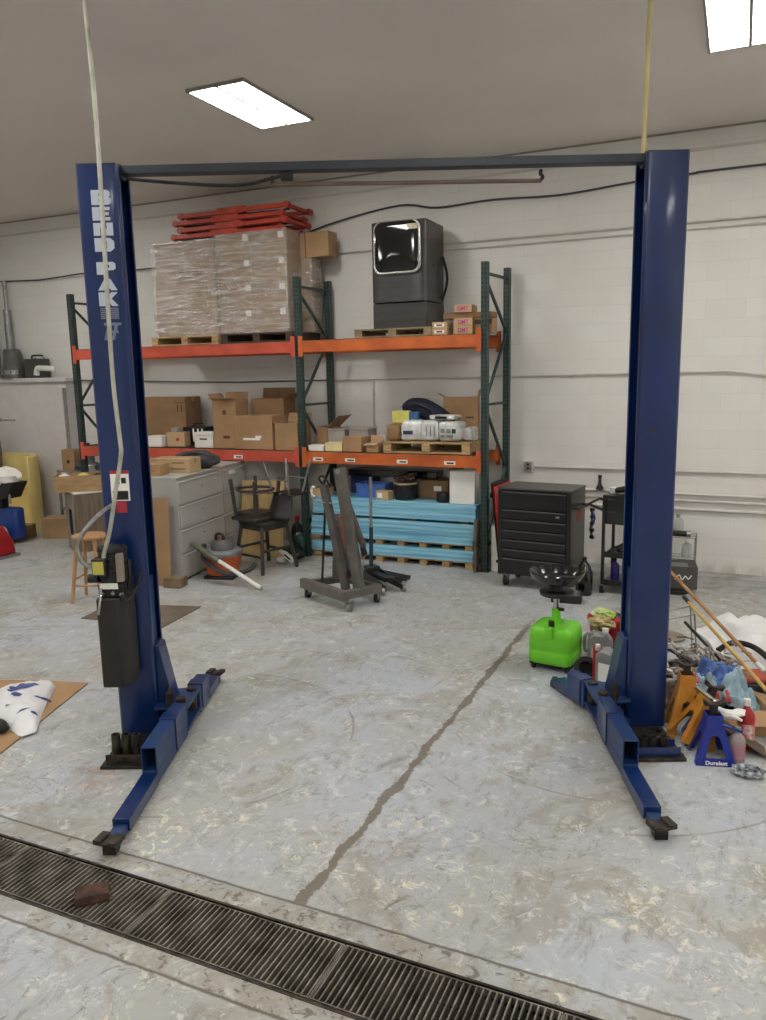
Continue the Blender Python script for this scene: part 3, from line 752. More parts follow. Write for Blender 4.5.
carton('brown cardboard box with worn corners near the middle of the right middle shelf', -4.47, -4.20, ZM, ZM+.19, 8.70, .26, -.12, CARD)
carton('small open cardboard box left of the pallet on the right middle shelf', -4.155, -4.0, ZM, ZM+.11, 8.50+.20, .14, 0, CARDL, opn=(('f', 100), ('b', 5)), fl=.09)
tn = MB().lathe([(.05, 0), (.05, .2), (.046, .205), (0, .206)]).build('white_canister', WHITE); tn.location = (-4.02, 8.94, ZM); tag(tn, 'white paper roll standing behind the small open box', 'roll')
pallet('pale pallet carrying white wrapped packs on the right middle shelf', -3.93, -2.83, 8.71, .66, ZM, .135)
zq = ZM+.137
def pack(label, x, y, z, sx, sy, sz, rz, m_, seed, group=None, prints=()):
    # soft shrink-wrapped bundle: a puffy rounded block
    def f(u, v):
        t = 2*PI*u; p = PI*v
        c_, s_ = math.cos(t), math.sin(t); e = .35
        q = lambda a, ee: math.copysign(abs(a)**ee, a)
        sp, cp = q(math.sin(p), e), q(math.cos(p), e)
        k = 1+.14*nz(c_*2+seed, s_*2, cp*2)+.05*nz(c_*5+seed, s_*5, cp*5)
        return (sx/2*q(c_, e)*sp*k, sy/2*q(s_, e)*sp*k, sz/2*cp*k+sz/2*.0)
    r_ = thing('wrapped_pack', label, 'wrapped pack', (x, y, z+sz*.52), rz, group)
    MB().surf(f, 32, 18).build('pack', m_, r_)
    for (a, b, w_, h_, mt) in prints: B(a-w_/2, a+w_/2, -sy/2*1.045, -sy/2*1.0, b-h_/2, b+h_/2).build('print', mt, r_)
    return r_
WP = mat('white_film_pack', (228, 228, 226), .35, rgb2=(196, 198, 198), scale=11, bump=.3, coat=.3)
NAVYP = mat('navy_ink', (44, 60, 96), .6)
pg = 'white film-wrapped packs on the middle shelf pallet'
pack('white wrapped pack with a round navy emblem, leftmost on the pallet', -3.61, 8.92, zq, .27, .26, .24, .12, WP, 1, pg, ((-.04, -.02, .12, .045, NAVYP),))
pack('white wrapped pack with grey stripes in the middle of the pallet', -3.36, 8.92, zq, .22, .27, .24, .05, WP, 2, pg, ((-.04, 0, .012, .12, GALV), (.01, 0, .012, .12, GALV), (.06, 0, .012, .12, GALV)))
pack('white wrapped pack with blue-grey panels at the right of the pallet', -3.11, 8.91, zq, .26, .27, .23, -.15, WP, 3, pg, ((-.06, .01, .05, .05, GALV), (.02, .01, .05, .05, GALV), (.09, .01, .05, .05, NAVYP), (-.06, -.05, .05, .03, GALV), (.03, -.05, .1, .03, GALV)))
pack('tilted white pack with dark lettering lying on top of the other white packs', -3.22, 8.98, zq+.25, .34, .22, .06, -.2, WP, 4, pg, ((0, .0, .16, .03, DARK),))
pack('brown paper pack left of the white wrapped packs', -3.83, 8.90, zq, .19, .24, .19, 0, CARDD, 5)
pack('small cream pack at the right rear of the pallet load', -2.92, 9.02, zq, .13, .2, .16, -.1, WP, 6)
pack('brown sack behind the brown paper pack under the yellow pouch', -3.80, 9.17, zq, .3, .24, .2, 0, CARDD, 9)
yb = B(-.115, .115, -.05, .05, 0, .155).build('yellow_pouch', mat('yellow_pouch', (212, 206, 112), .45, var=.1, scale=9), bev=.015); yb.location = (-3.80, 8.99, zq+.202); yb.rotation_euler = (0, 0, .05); tag(yb, 'bright yellow pouch standing on the brown pack', 'pouch')
yb2 = B(-.06, .06, -.04, .04, 0, .14).build('blue_pouch', mat('blue_pouch', (66, 108, 160), .45, var=.2, scale=9), bev=.012); yb2.location = (-3.63, 8.99, zq+.205); tag(yb2, 'blue pouch right of the yellow pouch', 'pouch')
NAVY = mat('navy_fabric', (30, 34, 54), .8, var=.2, bump=.3)
df = thing('duffel_bag', 'navy blue duffel bag slumped behind the white wrapped packs', 'bag', (-3.50, 9.22, zq))
pts = [(-.36, 0, .36), (-.26, 0, .40), (-.1, 0, .37), (.08, 0, .27), (.24, 0, .17), (.30, 0, .14)]
MB().tube(pts, [.05, .10, .13, .135, .12, .05], 16, curve=5).build('body', NAVY, df)
MB().tube([(-.2, -.12, .40), (-.1, -.15, .43), (.05, -.15, .36), (.1, -.12, .28)], .012, 6, curve=5).build('strap', BLACK, df)
carton('upright brown carton standing open at the right rear of the middle shelf', -3.34, -2.90, ZM, 2.02, 9.24, .09, 0, CARD, opn=(('l', 60), ('r', 10)), fl=.09, marks=((.12, .40, .1, .02, INK),))

# ------------------------------------------------------------------ foam boards on pallets under the right bay
def foam_stack(label, x0, x1, z0, n, t, y0, d=.55, grp='blue foam board sheets'):
    for k in range(n):
        dx, dy = random.uniform(-.012, .012), random.uniform(-.012, .008)
        o = B(x0+dx, x1+dx, y0+dy, y0+d+dy, z0+k*t, z0+(k+1)*t-.0015).build('foam_board', FOAM, bev=.002)
        pos = 'bottom' if k == 0 else 'top' if k == n-1 else ('second', 'third', 'fourth', 'fifth', 'sixth')[k-1]
        tag(o, 'light blue foam board sheet, %s%s in the %s' % (pos, ' sheet' if pos in ('top', 'bottom') else ' from the bottom', label), 'foam board', grp)
fx0, fx1 = -4.965, -2.78
def skids(label, z, h, y0=8.72):
    r_ = thing('wooden_pallet', label, 'pallet', ((fx0+fx1)/2, y0+.27, z), 0, 'long pallets under the foam boards')
    L = (fx1-fx0)/2
    for k in range(8):
        x = -L+.02+(2*L-.13)*k/7
        MB().box(x, x+.09, -.27, .27, 0, h-.018).build('stringer', WOOD, r_)
    m_ = MB()
    for k in range(5): m_.box(-L, L, -.27+.112*k, -.27+.112*k+.09, h-.018, h)
    m_.build('deck_boards', WOOD, r_)
skids('long pallet on the floor under the lowest blue foam boards', 0, .085)
foam_stack('lowest stack', fx0, fx1, .087, 3, .045, 8.71)
skids('long pallet between the lowest and middle blue foam stacks', .223, .07)
foam_stack('middle stack', fx0, fx1+.0, .295, 5, .05, 8.70)
sp = thing('spacer_boards', 'thin dark spacer boards between the middle and top blue foam stacks', 'spacer', (-3.9, 8.98, .546))
for x in (-1.0, -.35, .35, 1.0): B(x-.05, x+.05, -.26, .26, 0, .03).build('board', OSB, sp)
foam_stack('top stack', fx0+.04, fx1+.03, .578, 4, .05, 8.70)
ZF = .780
# on top of the foam
def tote(label, x, y, z, w_, d_, h_, m_, rz=0):
    r_ = thing('plastic_crate', label, 'crate', (x, y, z), rz)
    a, b, t_ = w_/2, d_/2, .006
    B(-a, a, -b, b, 0, t_).box(-a, a, -b, -b+t_, t_, h_).box(-a, a, b-t_, b, t_, h_).box(-a, -a+t_, -b+t_, b-t_, t_, h_).box(a-t_, a, -b+t_, b-t_, t_, h_).build('tub', m_, r_)
    B(-a-.01, a+.01, -b-.01, -b, h_-.02, h_).box(-a-.01, a+.01, b, b+.01, h_-.02, h_).box(-a-.01, -a, -b, b, h_-.02, h_).box(a, a+.01, -b, b, h_-.02, h_).build('rim', m_, r_)
    for x_ in (-a*.6, 0, a*.6): B(x_-.006, x_+.006, -b-.004, -b, .01, h_-.02).build('rib', m_, r_)
    return r_
tote('blue plastic crate on the foam boards behind the hoist handle', -4.20, 9.02, ZF, .40, .26, .17, mat('crate_blue', (92, 136, 214), .4, rgb2=(78, 116, 196)))
carton('small cardboard box in front of the blue crate', -4.06, -3.88, ZF, ZF+.11, 8.75, .14, -.15, CARDL, tape=False, stickers=((-.03, .055, .07, .06, PAPER),))
pot = thing('black_bucket', 'round black bucket with a pale rim on the foam boards', 'bucket', (-3.73, 8.92, ZF))
MB().lathe([(.13, 0), (.14, .02), (.145, .19), (.135, .19), (.13, .03), (0, .025)], seg=28).build('body', BLACK, pot)
MB().lathe([(.146, .19), (.15, .215), (.137, .215), (.137, .19)], seg=28).build('rim', mat('pale_rim', (190, 172, 140), .6), pot)
wr = MB(); rnd = random.Random(3)
for k in range(7):
    pts = [(rnd.uniform(-.13, .13), rnd.uniform(-.13, .13), rnd.uniform(.235, .33)) for _ in range(6)]
    wr.tube(pts, .009, 6, close=True, curve=5)
wo = wr.build('wire_coil', mat('brown_wire', (88, 60, 52), .5, var=.5, scale=30)); wo.location = (-3.73, 8.92, ZF-.01)
tag(wo, 'tangled brown wire heaped in the black bucket', 'wire')
carton('labelled cardboard box on the foam boards right of the black bucket', -3.60, -3.21, ZF, ZF+.23, 9.02, .28, 0, CARDD, stickers=((.06, .13, .1, .06, PAPER),))
carton('narrow cardboard box on the foam boards behind the white panel', -3.19, -3.10, ZF, ZF+.38, 9.0, .3, 0, CARD, tape=False)
dk = B(-.62, .62, -.12, .12, 0, .09).build('black_tray', BLACKG, bev=.01); dk.location = (-4.0, 9.22, ZF+.235); 
tag(dk, 'long black panel lying on boxes at the back under the middle shelf', 'panel')
carton('dark blue carton supporting the long black panel at the back, left one', -4.62, -4.28, ZF, ZF+.233, 9.17, .2, 0, mat('dark_blue_card', (36, 42, 92), .6), tape=False)
tr_ = MB().lathe([(.02, 0), (.075, 0), (.08, .03), (.08, .09), (.072, .115), (.02, .115)], seg=24).build('tape_roll', BLACK); tr_.location = (-3.21, 8.84, ZF); tag(tr_, 'short round black tub on the foam boards left of the white panel', 'tub')
wp = thing('white_board', 'blank white panel box standing on the right end of the foam boards', 'panel', (-2.935, 8.80, ZF))
B(-.155, .155, -.06, .10, 0, .385).build('panel', PAPER, wp, bev=.004)
B(-.157, .157, -.062, .102, .385, .392).build('top_edge', WHITE, wp)
to = thing('wooden_tray', 'small wooden tray on the left end of the foam boards', 'tray', (-4.86, 8.84, ZF))
B(-.11, .11, -.09, .09, 0, .012).box(-.11, .11, -.09, -.08, .012, .11).box(-.11, .11, .08, .09, .012, .11).box(-.11, -.1, -.08, .08, .012, .11).box(.1, .11, -.08, .08, .012, .11).build('tray', CARDL, to)
rd = MB().bar((0, 0, 0), (.10, 0, .13), .05, .05).build('red_tool', RED, bev=.01); rd.location = (-4.84, 8.84, ZF+.03); tag(rd, 'red tool handle leaning in the small wooden tray', 'tool')
# boards leaning right of the foam
for i, (x, dx, h_, m_, lb) in enumerate(((-2.755, .0, .62, OSB, 'brown board end leaning beside the foam stacks at the right rack post'),)):
    o = MB().bar((0, 0, 0), (-.0, .02, h_), .035, .10, (0, 1, 0)).build('leaning_board', m_); o.location = (-2.725, 8.62, .002); tag(o, lb, 'board')
cr = thing('creeper', 'red mechanic creeper standing on edge between rack and tool chest', 'creeper', (-2.42, 8.98, .012), -.05)
cr.rotation_euler = (0, -.10, -.05)
B(-.02, .02, -.28, .28, .05, 1.0).build('padded_board', mat('red_vinyl', (178, 44, 34), .4), cr, bev=.015)
MB().box(-.03, -.02, -.3, .3, .02, 1.05).build('frame', DARK, cr)
for z in (.12, .9):
    for y in (-.24, .24): MB().cyl((-.055, y, z), .03, -.012, .012, 12, 'X').build('wheel', RUBBER, cr)
cl2 = carton('white-grey boxed item standing behind the right rack post', -2.57, -2.49, 0, .55, 8.72, .3, 0, WHITE, tape=False)

# ------------------------------------------------------------------ tool chest
tc = thing('tool_chest', 'black rolling tool chest with wide drawers against the wall', 'tool chest', (-1.895, 8.34, 0), math.radians(-6))
BK = mat('chest_black', (15, 14, 14), .3, var=.08, coat=.2)
w, d, z0, z1 = .80, .52, .14, 1.075
B(-w/2, w/2, -d/2+.02, d/2, z0, z1).build('body', BK, tc, bev=.006)
B(-w/2-.006, w/2+.006, -d/2+.01, d/2+.006, z1, z1+.02).build('top', mat('chest_top', (70, 68, 66), .4), tc, bev=.005)
for s_ in (-1, 1): B(s_*w/2-.045 if s_ > 0 else -w/2, w/2 if s_ > 0 else -w/2+.045, -d/2-.002, -d/2+.02, z0, z1).build('corner_post', BK, tc, bev=.004)
fr = (.0, .215, .335, .46, .575, .69, .80, 1.0); ch = z1-z0-.02
for k in range(7):
    a, b = z1-.01-fr[k+1]*ch+.004, z1-.01-fr[k]*ch-.004
    dr = B(-w/2+.05, w/2-.05, -d/2-.004, -d/2+.02, a, b-.012).build('drawer', BK, tc, bev=.003)
    B(-w/2+.05, w/2-.05, -d/2-.018, -d/2-.004, b-.016, b-.004).build('pull_rail', mat('rail_grey', (96, 96, 96), .35, .4), dr)
B(.24, .28, -d/2-.006, -d/2-.004, .80, .825).build('badge', CHROME, tc)
MB().tube([(w/2, -.17, .9), (w/2+.06, -.17, .9), (w/2+.06, .17, .9), (w/2, .17, .9)], .012, 8).build('side_handle', BLACK, tc)
def caster(parent, x, y, r=.055, zt=.14, m_=None):
    c_ = MB().cyl((x, y, r), r, -.018, .018, 16, 'X').build('caster', m_ or RUBBER, parent)
    MB().box(x-.026, x-.02, y-.03, y+.03, r, zt).box(x+.02, x+.026, y-.03, y+.03, r, zt).box(x-.026, x+.026, y-.03, y+.03, zt-.008, zt).build('fork', GALV, c_)
    MB().cyl((x, y, r), r*.35, -.021, .021, 12, 'X').build('hub', GALV, c_)
    return c_
for x in (-.33, .33):
    for y in (-.19, .19): caster(tc, x, y)
B(w/2, w/2+.004, -.05, .12, .75, .86).build('sticker', mat('red_sticker', (150, 70, 56), .6), tc)
for x, z, r_ in ((.0, 0, .05),):
    pass
# workshop cart
ct = thing('workshop_cart', 'black two-shelf rolling workshop cart with a drawer box behind the right column', 'cart', (-.95, 8.42, 0), math.radians(-6))
w, d = .50, .42
for x in (-w/2, w/2):
    for y in (-d/2, d/2): MB().bar((x, y, .09), (x, y, 1.02), .03, .03).build('post', BK, ct)
for z in (.10, .40): B(-w/2, w/2, -d/2, d/2, z, z+.02).box(-w/2, w/2, -d/2-.012, -d/2, z-.01, z+.05).build('shelf', BK, ct)
B(-w/2, w/2, -d/2, d/2, .74, 1.02).build('drawer_box', BK, ct, bev=.005)
for k in range(2): B(-w/2+.03, w/2-.03, -d/2-.012, -d/2, .76+k*.13, .875+k*.13).build('drawer', BLACKG, ct, bev=.003)
B(-w/2-.015, w/2+.015, -d/2-.015, d/2+.015, 1.02, 1.045).build('top_tray', BK, ct)
MB().tube([(-w/2, -d/2, .88), (-w/2-.16, -d/2, .94), (-w/2-.16, d/2, .94), (-w/2, d/2, .88)], .014, 8).build('push_handle', BLACK, ct)
MB().bar((-w/2+.02, -d/2, .42), (w/2-.05, -d/2, .72), .015, .02).build('brace', BK, ct)
for x in (-w/2, w/2):
    for y in (-d/2, d/2): caster(ct, x, y, .04, .095)
def bottle(label, x, y, z, r, h, m_, capm, cat='bottle', name='bottle', group=None, sq=None, labm=None):
    r_ = thing(name, label, cat, (x, y, z), 0, group)
    MB().lathe([(r*.9, 0), (r, h*.03), (r, h*.62), (r*.85, h*.72), (r*.35, h*.82), (r*.32, h*.88)], seg=20, sq=sq).build('body', m_, r_)
    MB().lathe([(r*.38, h*.87), (r*.38, h), (0, h)], seg=14).build('cap', capm, r_)
    if labm: MB().lathe([(r*1.015, h*.15), (r*1.015, h*.52)], seg=20, sq=sq).build('label', labm, r_)
    return r_
bottle('purple bottle on the lower shelf of the workshop cart, leftmost', -1.11, 8.36, .12, .045, .24, mat('purple', (60, 48, 130), .4), BLACK)
bottle('red and white bottle on the lower shelf of the workshop cart', -.93, 8.34, .12, .05, .24, mat('red_bot', (170, 40, 36), .4), BLACK, labm=PAPER)
bottle('tan grey bottle at the back of the cart lower shelf', -1.0, 8.50, .12, .05, .30, mat('tan_bot', (120, 110, 92), .5), BLACK)
rg = blob(0, 0, .045, .12, .09, .05, 4, .35).build('oily_rag', mat('dark_rag', (62, 48, 44), .9, var=.4, scale=20)); rg.location = (-.98, 8.37, .42); tag(rg, 'dark oily rag on the middle shelf of the workshop cart', 'rag')
sw = thing('spray_gun', 'dark spray gun with a white cup lying on top of the workshop cart', 'spray gun', (-1.03, 8.35, 1.046), -.3)
MB().tube([(-.1, 0, .03), (.0, 0, .05), (.1, 0, .09)], [.03, .035, .02], 10).build('body', DARK, sw)
MB().tube([(.0, 0, .06), (.04, .03, .13), (.12, .02, .12)], .018, 8, curve=4).build('grip', DARK, sw)
MB().lathe([(.035, 0), (.04, .06), (0, .065)], (-.13, 0, 0), 12).build('cup', WHITE, sw)
hg = thing('hanging_chain', 'silver chain and blue cord hung off the tool chest side', 'chain', (-1.36, 8.36, .55))
hc = MB()
for k in range(9): hc.lathe([(.022, -.006), (.028, 0), (.022, .006), (.017, 0), (.022, -.006)], (0, 0, .02+.036*k), 10, 'X' if k % 2 else 'Y')
hc.build('links', GALV, hg); MB().tube([(0, 0, .3), (.03, -.02, .22), (-.02, .02, .1), (.02, 0, .0)], .01, 6, curve=5).build('cord', mat('blue_cord', (70, 80, 160), .6), hg)
# battery charger & black jug beside chest
bc = thing('battery', 'grey-topped black battery on the floor right of the tool chest', 'battery', (-1.50, 7.80, 0), .1)
B(-.15, .15, -.09, .09, 0, .085).build('case', BLACK, bc, bev=.01); B(-.13, .13, -.07, .07, .085, .10).build('top', GALV, bc)
for x in (-.09, .09): MB().cyl((x, 0, 0), .012, .10, .12, 10).build('terminal', GALV, bc)
bj = thing('black_jug', 'tall black jug standing between tool chest and cart', 'jug', (-1.385, 8.12, 0))
MB().lathe([(.08, 0), (.085, .02), (.085, .24), (.05, .32), (.022, .36), (.022, .4), (0, .4)], seg=20, sq=.7).build('body', BLACKG, bj)
MB().tube([(.0, -.03, .37), (.0, -.1, .33), (.0, -.085, .22)], .014, 8, curve=4).build('handle', BLACKG, bj)

# right of the right column at the wall
st_ = thing('wire_shelf_stand', 'small wire stand holding bottles by the wall right of the column', 'stand', (-.52, 9.12, 0))
for x in (-.22, .16):
    for y in (-.13, .13): MB().tube([(x, y, 0), (x, y, .50)], .008, 6).build('leg', GALV, st_)
for z in (.25, .49):
    q = MB()
    for k in range(8): q.bar((-.22+.38*k/7, -.13, z), (-.22+.38*k/7, .13, z), .005, .005)
    for y in (-.13, 0, .13): q.bar((-.22, y, z), (.16, y, z), .007, .007)
    q.build('wire_shelf', GALV, st_, flat=True)
CL = mat('clear_bottle', (190, 192, 190), .12, alpha=.45, var=.1)
bottle('clear bottle on top of the wire stand right of the column', -.55, 9.12, .495, .06, .235, CL, GALV, name='clear_bottle')
bottle('clear spray bottle on the lower level of the wire stand', -.45, 9.12, .255, .055, .19, CL, WHITE, name='clear_bottle')
g_ = thing('grease_gun', 'dark grease gun lying on the upper level of the wire stand', 'grease gun', (-.50, 9.02, .53))
MB().tube([(-.13, 0, 0), (.05, 0, 0)], .032, 14).build('barrel', DARK, g_); MB().tube([(.05, 0, 0), (.09, 0, 0)], .037, 14).build('collar', GALV, g_)
bxk = thing('printed_box', 'dark grey printed box lying at the wall foot right of the column', 'box', (-.56, 8.62, .055), math.radians(8))
B(-.24, .24, -.17, .17, 0, .235).build('box', mat('dark_box', (74, 72, 70), .5, var=.1), bxk, bev=.004)
B(-.1, .15, -.15, .02, .235, .237).build('label', GALV, bxk)
q = MB(); q.tube([(.02, -.172, .10), (.06, -.172, .15), (.09, -.172, .10), (.12, -.172, .14), (.15, -.172, .11), (.18, -.172, .15)], .006, 6, curve=4)
q.build('script_lettering', PAPER, bxk)
MB().lathe([(.10, 0), (.12, .01), (.12, .045), (.1, .053), (0, .053)], seg=24).build('round_black_base', BLACK).location = (-.50, 8.52, 0)
tag(bpy.data.objects['round_black_base'], 'flat round black disc under the dark printed box', 'disc')
# ------------------------------------------------------------------ two-post lift
LA = math.radians(23.684); LM = (-1.9675, 4.409)
lift = thing('two_post_lift', 'blue two-post car lift with an overhead beam and swing arms in the foreground', 'car lift', (LM[0], LM[1], 0), LA)
def Lw(x, y, z):
    return Vector((LM[0]+x*math.cos(LA)-y*math.sin(LA), LM[1]+x*math.sin(LA)+y*math.cos(LA), z))
CH = 3.56
def channel(s):
    o = [(1.785, .012), (1.773, 0), (1.566, 0), (1.548, .008), (1.538, .024), (1.538, .045), (1.546, .045), (1.546, .028), (1.554, .016), (1.568, .009), (1.767, .009), (1.776, .016)]
    p = o+[(x, .25-y) for x, y in reversed(o)]
    return [(s*x, y) for x, y in p]
cols = {}
for s in (-1, 1):
    col = MB().prism(channel(s), .02, CH).build('column', BLUE, lift, angle=25); cols[s] = col
    a, b = sorted((s*1.54, s*1.785))
    B(a+.004, b-.004, .004, .246, CH-.001, CH+.006).build('top_cap', DARK, col)
    a, b = sorted((s*1.765, s*1.55)); B(a+.006, b, .02, .24, .02, CH-.1).build('inner_shadow_liner', HOLLOW_SHADE, col) if False else None
    # lifting cylinder and chain inside the channel
    MB().tube([(s*1.66, .13, .3), (s*1.66, .13, 2.6)], .035, 12).build('lift_cylinder', DARK, col)
    MB().tube([(s*1.66, .13, 2.6), (s*1.66, .13, 3.4)], .018, 10).build('piston_rod', GALV, col)
    B(min(s*1.70, s*1.735), max(s*1.70, s*1.735), .10, .16, .3, 3.4).build('leaf_chain', DARK, col)
    # base plate with raised tray and bolts
    bp_ = B(min(s*1.37, s*1.765), max(s*1.37, s*1.765), -.44, .42, 0, .02).build('base_plate', DARK if s < 0 else GREASE, lift, bev=.003)
    B(min(s*1.46, s*1.74), max(s*1.46, s*1.74), -.405, -.395, .02, .075).box(min(s*1.46, s*1.74), max(s*1.46, s*1.74), -.30, -.29, .02, .075).build('adapter_tray', GREASE if s < 0 else BLUE, bp_)
    for bx in (1.5, 1.72):
        for by in (-.22, -.08, .37): MB().cyl((s*bx, by, 0), .016, .02, .045, 6).build('anchor_bolt', GREASE, bp_)
    for px in ((1.565, 1.628, 1.69) if s < 0 else (1.53, 1.592, 1.65)):
        q = MB().lathe([(.027, .022), (.027, .185 if s < 0 else .12), (.020, .185 if s < 0 else .12), (.020, .03)], (s*px, -.347, 0), 16).build('height_adapter', GREASE, bp_)
    # carriage
    ca = B(min(s*1.56, s*1.74), max(s*1.56, s*1.74), .05, .20, .06, 1.05).build('carriage', BLUE2, lift, bev=.004)
    MB().prism([(s*1.58, .08), (s*1.425, .08), (s*1.425, .14), (s*1.512, .60), (s*1.58, .62)], .05, .20, plane='XZ').build('gusset', BLUE, ca, bev=.004)
    for z in (.055, .195): MB().prism([(s*1.55, -.02), (s*1.35, -.06), (s*1.325, -.04), (s*1.325, .30), (s*1.35, .32), (s*1.55, .27)], z, z+.018).build('arm_head_plate', BLUE2, ca, bev=.003)
    MB().tube([(s*1.44, -.02, .22), (s*1.44, -.02, .30), (s*1.44, .0, .34)], .012, 8).build('arm_lock_pin', GREASE, ca)
    MB().tube([(s*1.44, -.02, .22), (s*1.44, -.02, .31)], .026, 10).build('lock_spring', GREASE, ca)

def swing_arm(s, piv, end, reach, kind, pad=True):
    p, e = Vector((s*piv[0], piv[1], 0)), Vector((s*end[0], end[1], 0))
    u = (e-p).normalized(); n_ = Vector((-u.y, u.x, 0))
    def M_(t0): return Matrix(((n_.x, u.x, 0, p.x+u.x*t0), (n_.y, u.y, 0, p.y+u.y*t0), (0, 0, 1, 0), (0, 0, 0, 1)))
    T = (e-p).length-(.05 if kind == 'f' else 0); A = MB()
    k = reach
    w = .045; tt = .25 if kind == 'f' else .21
    # tall outer tube with open upper cell
    A.box(-w, w, .04, k, .03, .105, M_(0)); A.box(-w, -w+.008, .04, k, .105, tt, M_(0)); A.box(w-.008, w, .04, k, .105, tt, M_(0)); A.box(-w+.008, w-.008, .04, k, tt-.008, tt, M_(0)); A.box(-w+.008, w-.008, .04, k-.2, .105, tt-.008, M_(0))
    arm = A.build('swing_arm', BLUE2, lift, bev=.003)
    MB().box(-.053, .053, k*.30, k*.30+.10, .04, tt+.008, M_(0)).build('stop_band', BLUE, arm, bev=.003)
    MB().box(-w+.009, w-.009, k-.199, k-.120, .106, tt-.009, M_(0)).build('open_end_shade', HOLLOW_SHADE, arm)  # dark block set into the cell, painting the shade inside the tube
    MB().cyl((p.x, p.y, 0), .034, .04, tt+.016, 16).build('pivot_pin', GREASE, arm)
    MB().box(-.046, .046, k, k+(T-k)*.74, .022, .09, M_(0)).build('middle_tube', BLUE, arm, bev=.003)
    MB().box(-.034, .034, k+(T-k)*.74, T+.0, .015, .062, M_(0)).build('inner_tube', BLUE2, arm, bev=.003)
    c_ = p+u*T
    MB().box(-.034, .034, T-.05, T+.012, .0, .045, M_(0)).build('foot_block', GREASE, arm, bev=.004)
    pd = MB().cyl((c_.x, c_.y, 0), .022, .05, .067, 14).build('pad_screw', GREASE, arm)
    m_ = MB(); R_ = Matrix.Translation((c_.x, c_.y, .068)) @ Matrix.Rotation(.25*s, 4, 'Z')
    m_.box(-.064, .064, -.045, .045, .0, .014, R_); m_.box(-.064, -.018, -.045, .045, .014, .026, R_); m_.box(.018, .064, -.045, .045, .014, .026, R_)
    if pad: m_.build('lift_pad', GREASE, arm, bev=.005)
swing_arm(-1, (1.375, .0), (1.405, -1.34), .66, 'f'); swing_arm(1, (1.375, .0), (1.345, -1.27), .66, 'f')
swing_arm(-1, (1.375, .26), (1.36, .92), .30, 'r'); swing_arm(1, (1.375, .26), (1.22, .74), .26, 'r', False)

bm_ = B(-1.545, 1.545, .07, .155, 3.518, 3.568).build('overhead_beam', BEAMM, lift, bev=.004)
for s in (-1, 1): B(min(s*1.545, s*1.60), max(s*1.545, s*1.60), .06, .165, 3.50, 3.575).build('beam_bracket', BEAMM, bm_)
rod = MB().tube([(-.66, .125, 3.452), (.95, .125, 3.440)], .012, 10).build('shutoff_bar', mat('rusty_rod', (104, 88, 76), .5), lift)
B(-.60, -.53, .09, .15, 3.475, 3.517).build('shutoff_switch', DARK, rod)
MB().tube([(.94, .125, 3.44), (.96, .125, 3.46), (.945, .125, 3.48), (.95, .125, 3.502)], .011, 8, curve=4).build('end_hook', DARK, rod)
MB().tube([(-.655, .125, 3.45), (-.65, .125, 3.502)], .010, 8).build('end_link', DARK, rod)
MB().tube([(-1.51, .06, 3.49), (-1.3, .05, 3.465), (-1.0, .05, 3.44), (-.8, .05, 3.44), (-.68, .06, 3.465), (-.60, .09, 3.49)], .010, 8, curve=5).build('hydraulic_hose', RUBBER, lift)

# lettering, stickers on the left column
SIL = mat('decal_silver', (176, 184, 196), .45, var=.03)
def zt(py): return 3.417-.00569*(py-190)
def xt(py): return -1.655+.0002*(py-190)
R4 = lambda a, b, c, d: [(a, c), (b, c), (b, d), (a, d)]
GLY = {'B': [R4(0, .38, 0, 1), R4(.38, .82, 0, .22), R4(.38, .82, .40, .60), R4(.38, .82, .78, 1), [(.66, 0), (.86, 0), (1, .12), (1, .40), (.9, .5), (.66, .5)], [(.66, .5), (.86, .5), (.95, .6), (.95, .88), (.82, 1), (.66, 1)]],
       'E': [R4(0, .38, 0, 1), R4(.38, .9, 0, .24), R4(.38, .84, .38, .62), R4(.38, .9, .76, 1)],
       'N': [R4(0, .34, 0, 1), R4(.68, 1, 0, 1), [(.30, 1), (.70, 0), (1, 0), (.34, 1)], [(.2, 1), (.45, 1), (.85, 0), (.6, 0)]],
       'D': [R4(0, .38, 0, 1), R4(.38, .7, 0, .22), R4(.38, .7, .78, 1), [(.64, 0), (.8, 0), (1, .25), (1, .75), (.8, 1), (.64, 1)]],
       'P': [R4(0, .38, 0, 1), R4(.38, .7, .78, 1), R4(.38, .7, .34, .54), [(.66, .34), (.85, .34), (.98, .46), (.98, .86), (.85, 1), (.66, 1)]],
       'A': [[(0, 0), (.34, 0), (.60, 1), (.36, 1)], [(.66, 0), (1, 0), (.66, 1), (.42, 1)], R4(.25, .75, .16, .36)],
       'K': [R4(0, .36, 0, 1), [(.3, .42), (.66, 1), (1, 1), (.56, .42)], [(.34, .62), (.6, .62), (1, 0), (.66, 0)]]}
for ch, a, b in (('B', 189.6, 204.7), ('E', 206.4, 220), ('N', 222, 235), ('D', 237, 251), ('P', 261, 274), ('A', 278, 290), ('K', 291.5, 306)):
    h_ = (a-b)*-.00569
    tm = MB()
    for n2, g2 in enumerate(GLY[ch]): tm.prism([(-1.703+.116*x, zt(b)+h_*.97*z) for x, z in g2], -.0015-.00012*n2, -.0004, plane='XZ')
    tm.build('lettering', SIL, cols[-1], flat=True)
sb = MB()
for k in range(6): sb.box(-1.70, -1.59, -.002, -.0005, zt(309+2*k), zt(309+2*k-1.2))
sb.build('striped_decal', mat('decal_faded', (110, 120, 140), .5), cols[-1])
q = MB()
for dx in (0, .045): q.prism([(-1.69+dx, zt(341)), (-1.672+dx, zt(341)), (-1.64+dx, zt(323)), (-1.66+dx, zt(323))], -.002, -.0005, plane='XZ')
q.box(-1.685, -1.58, -.0022, -.0005, zt(326), zt(323)); q.box(-1.67, -1.60, -.0022, -.0005, zt(334), zt(331))
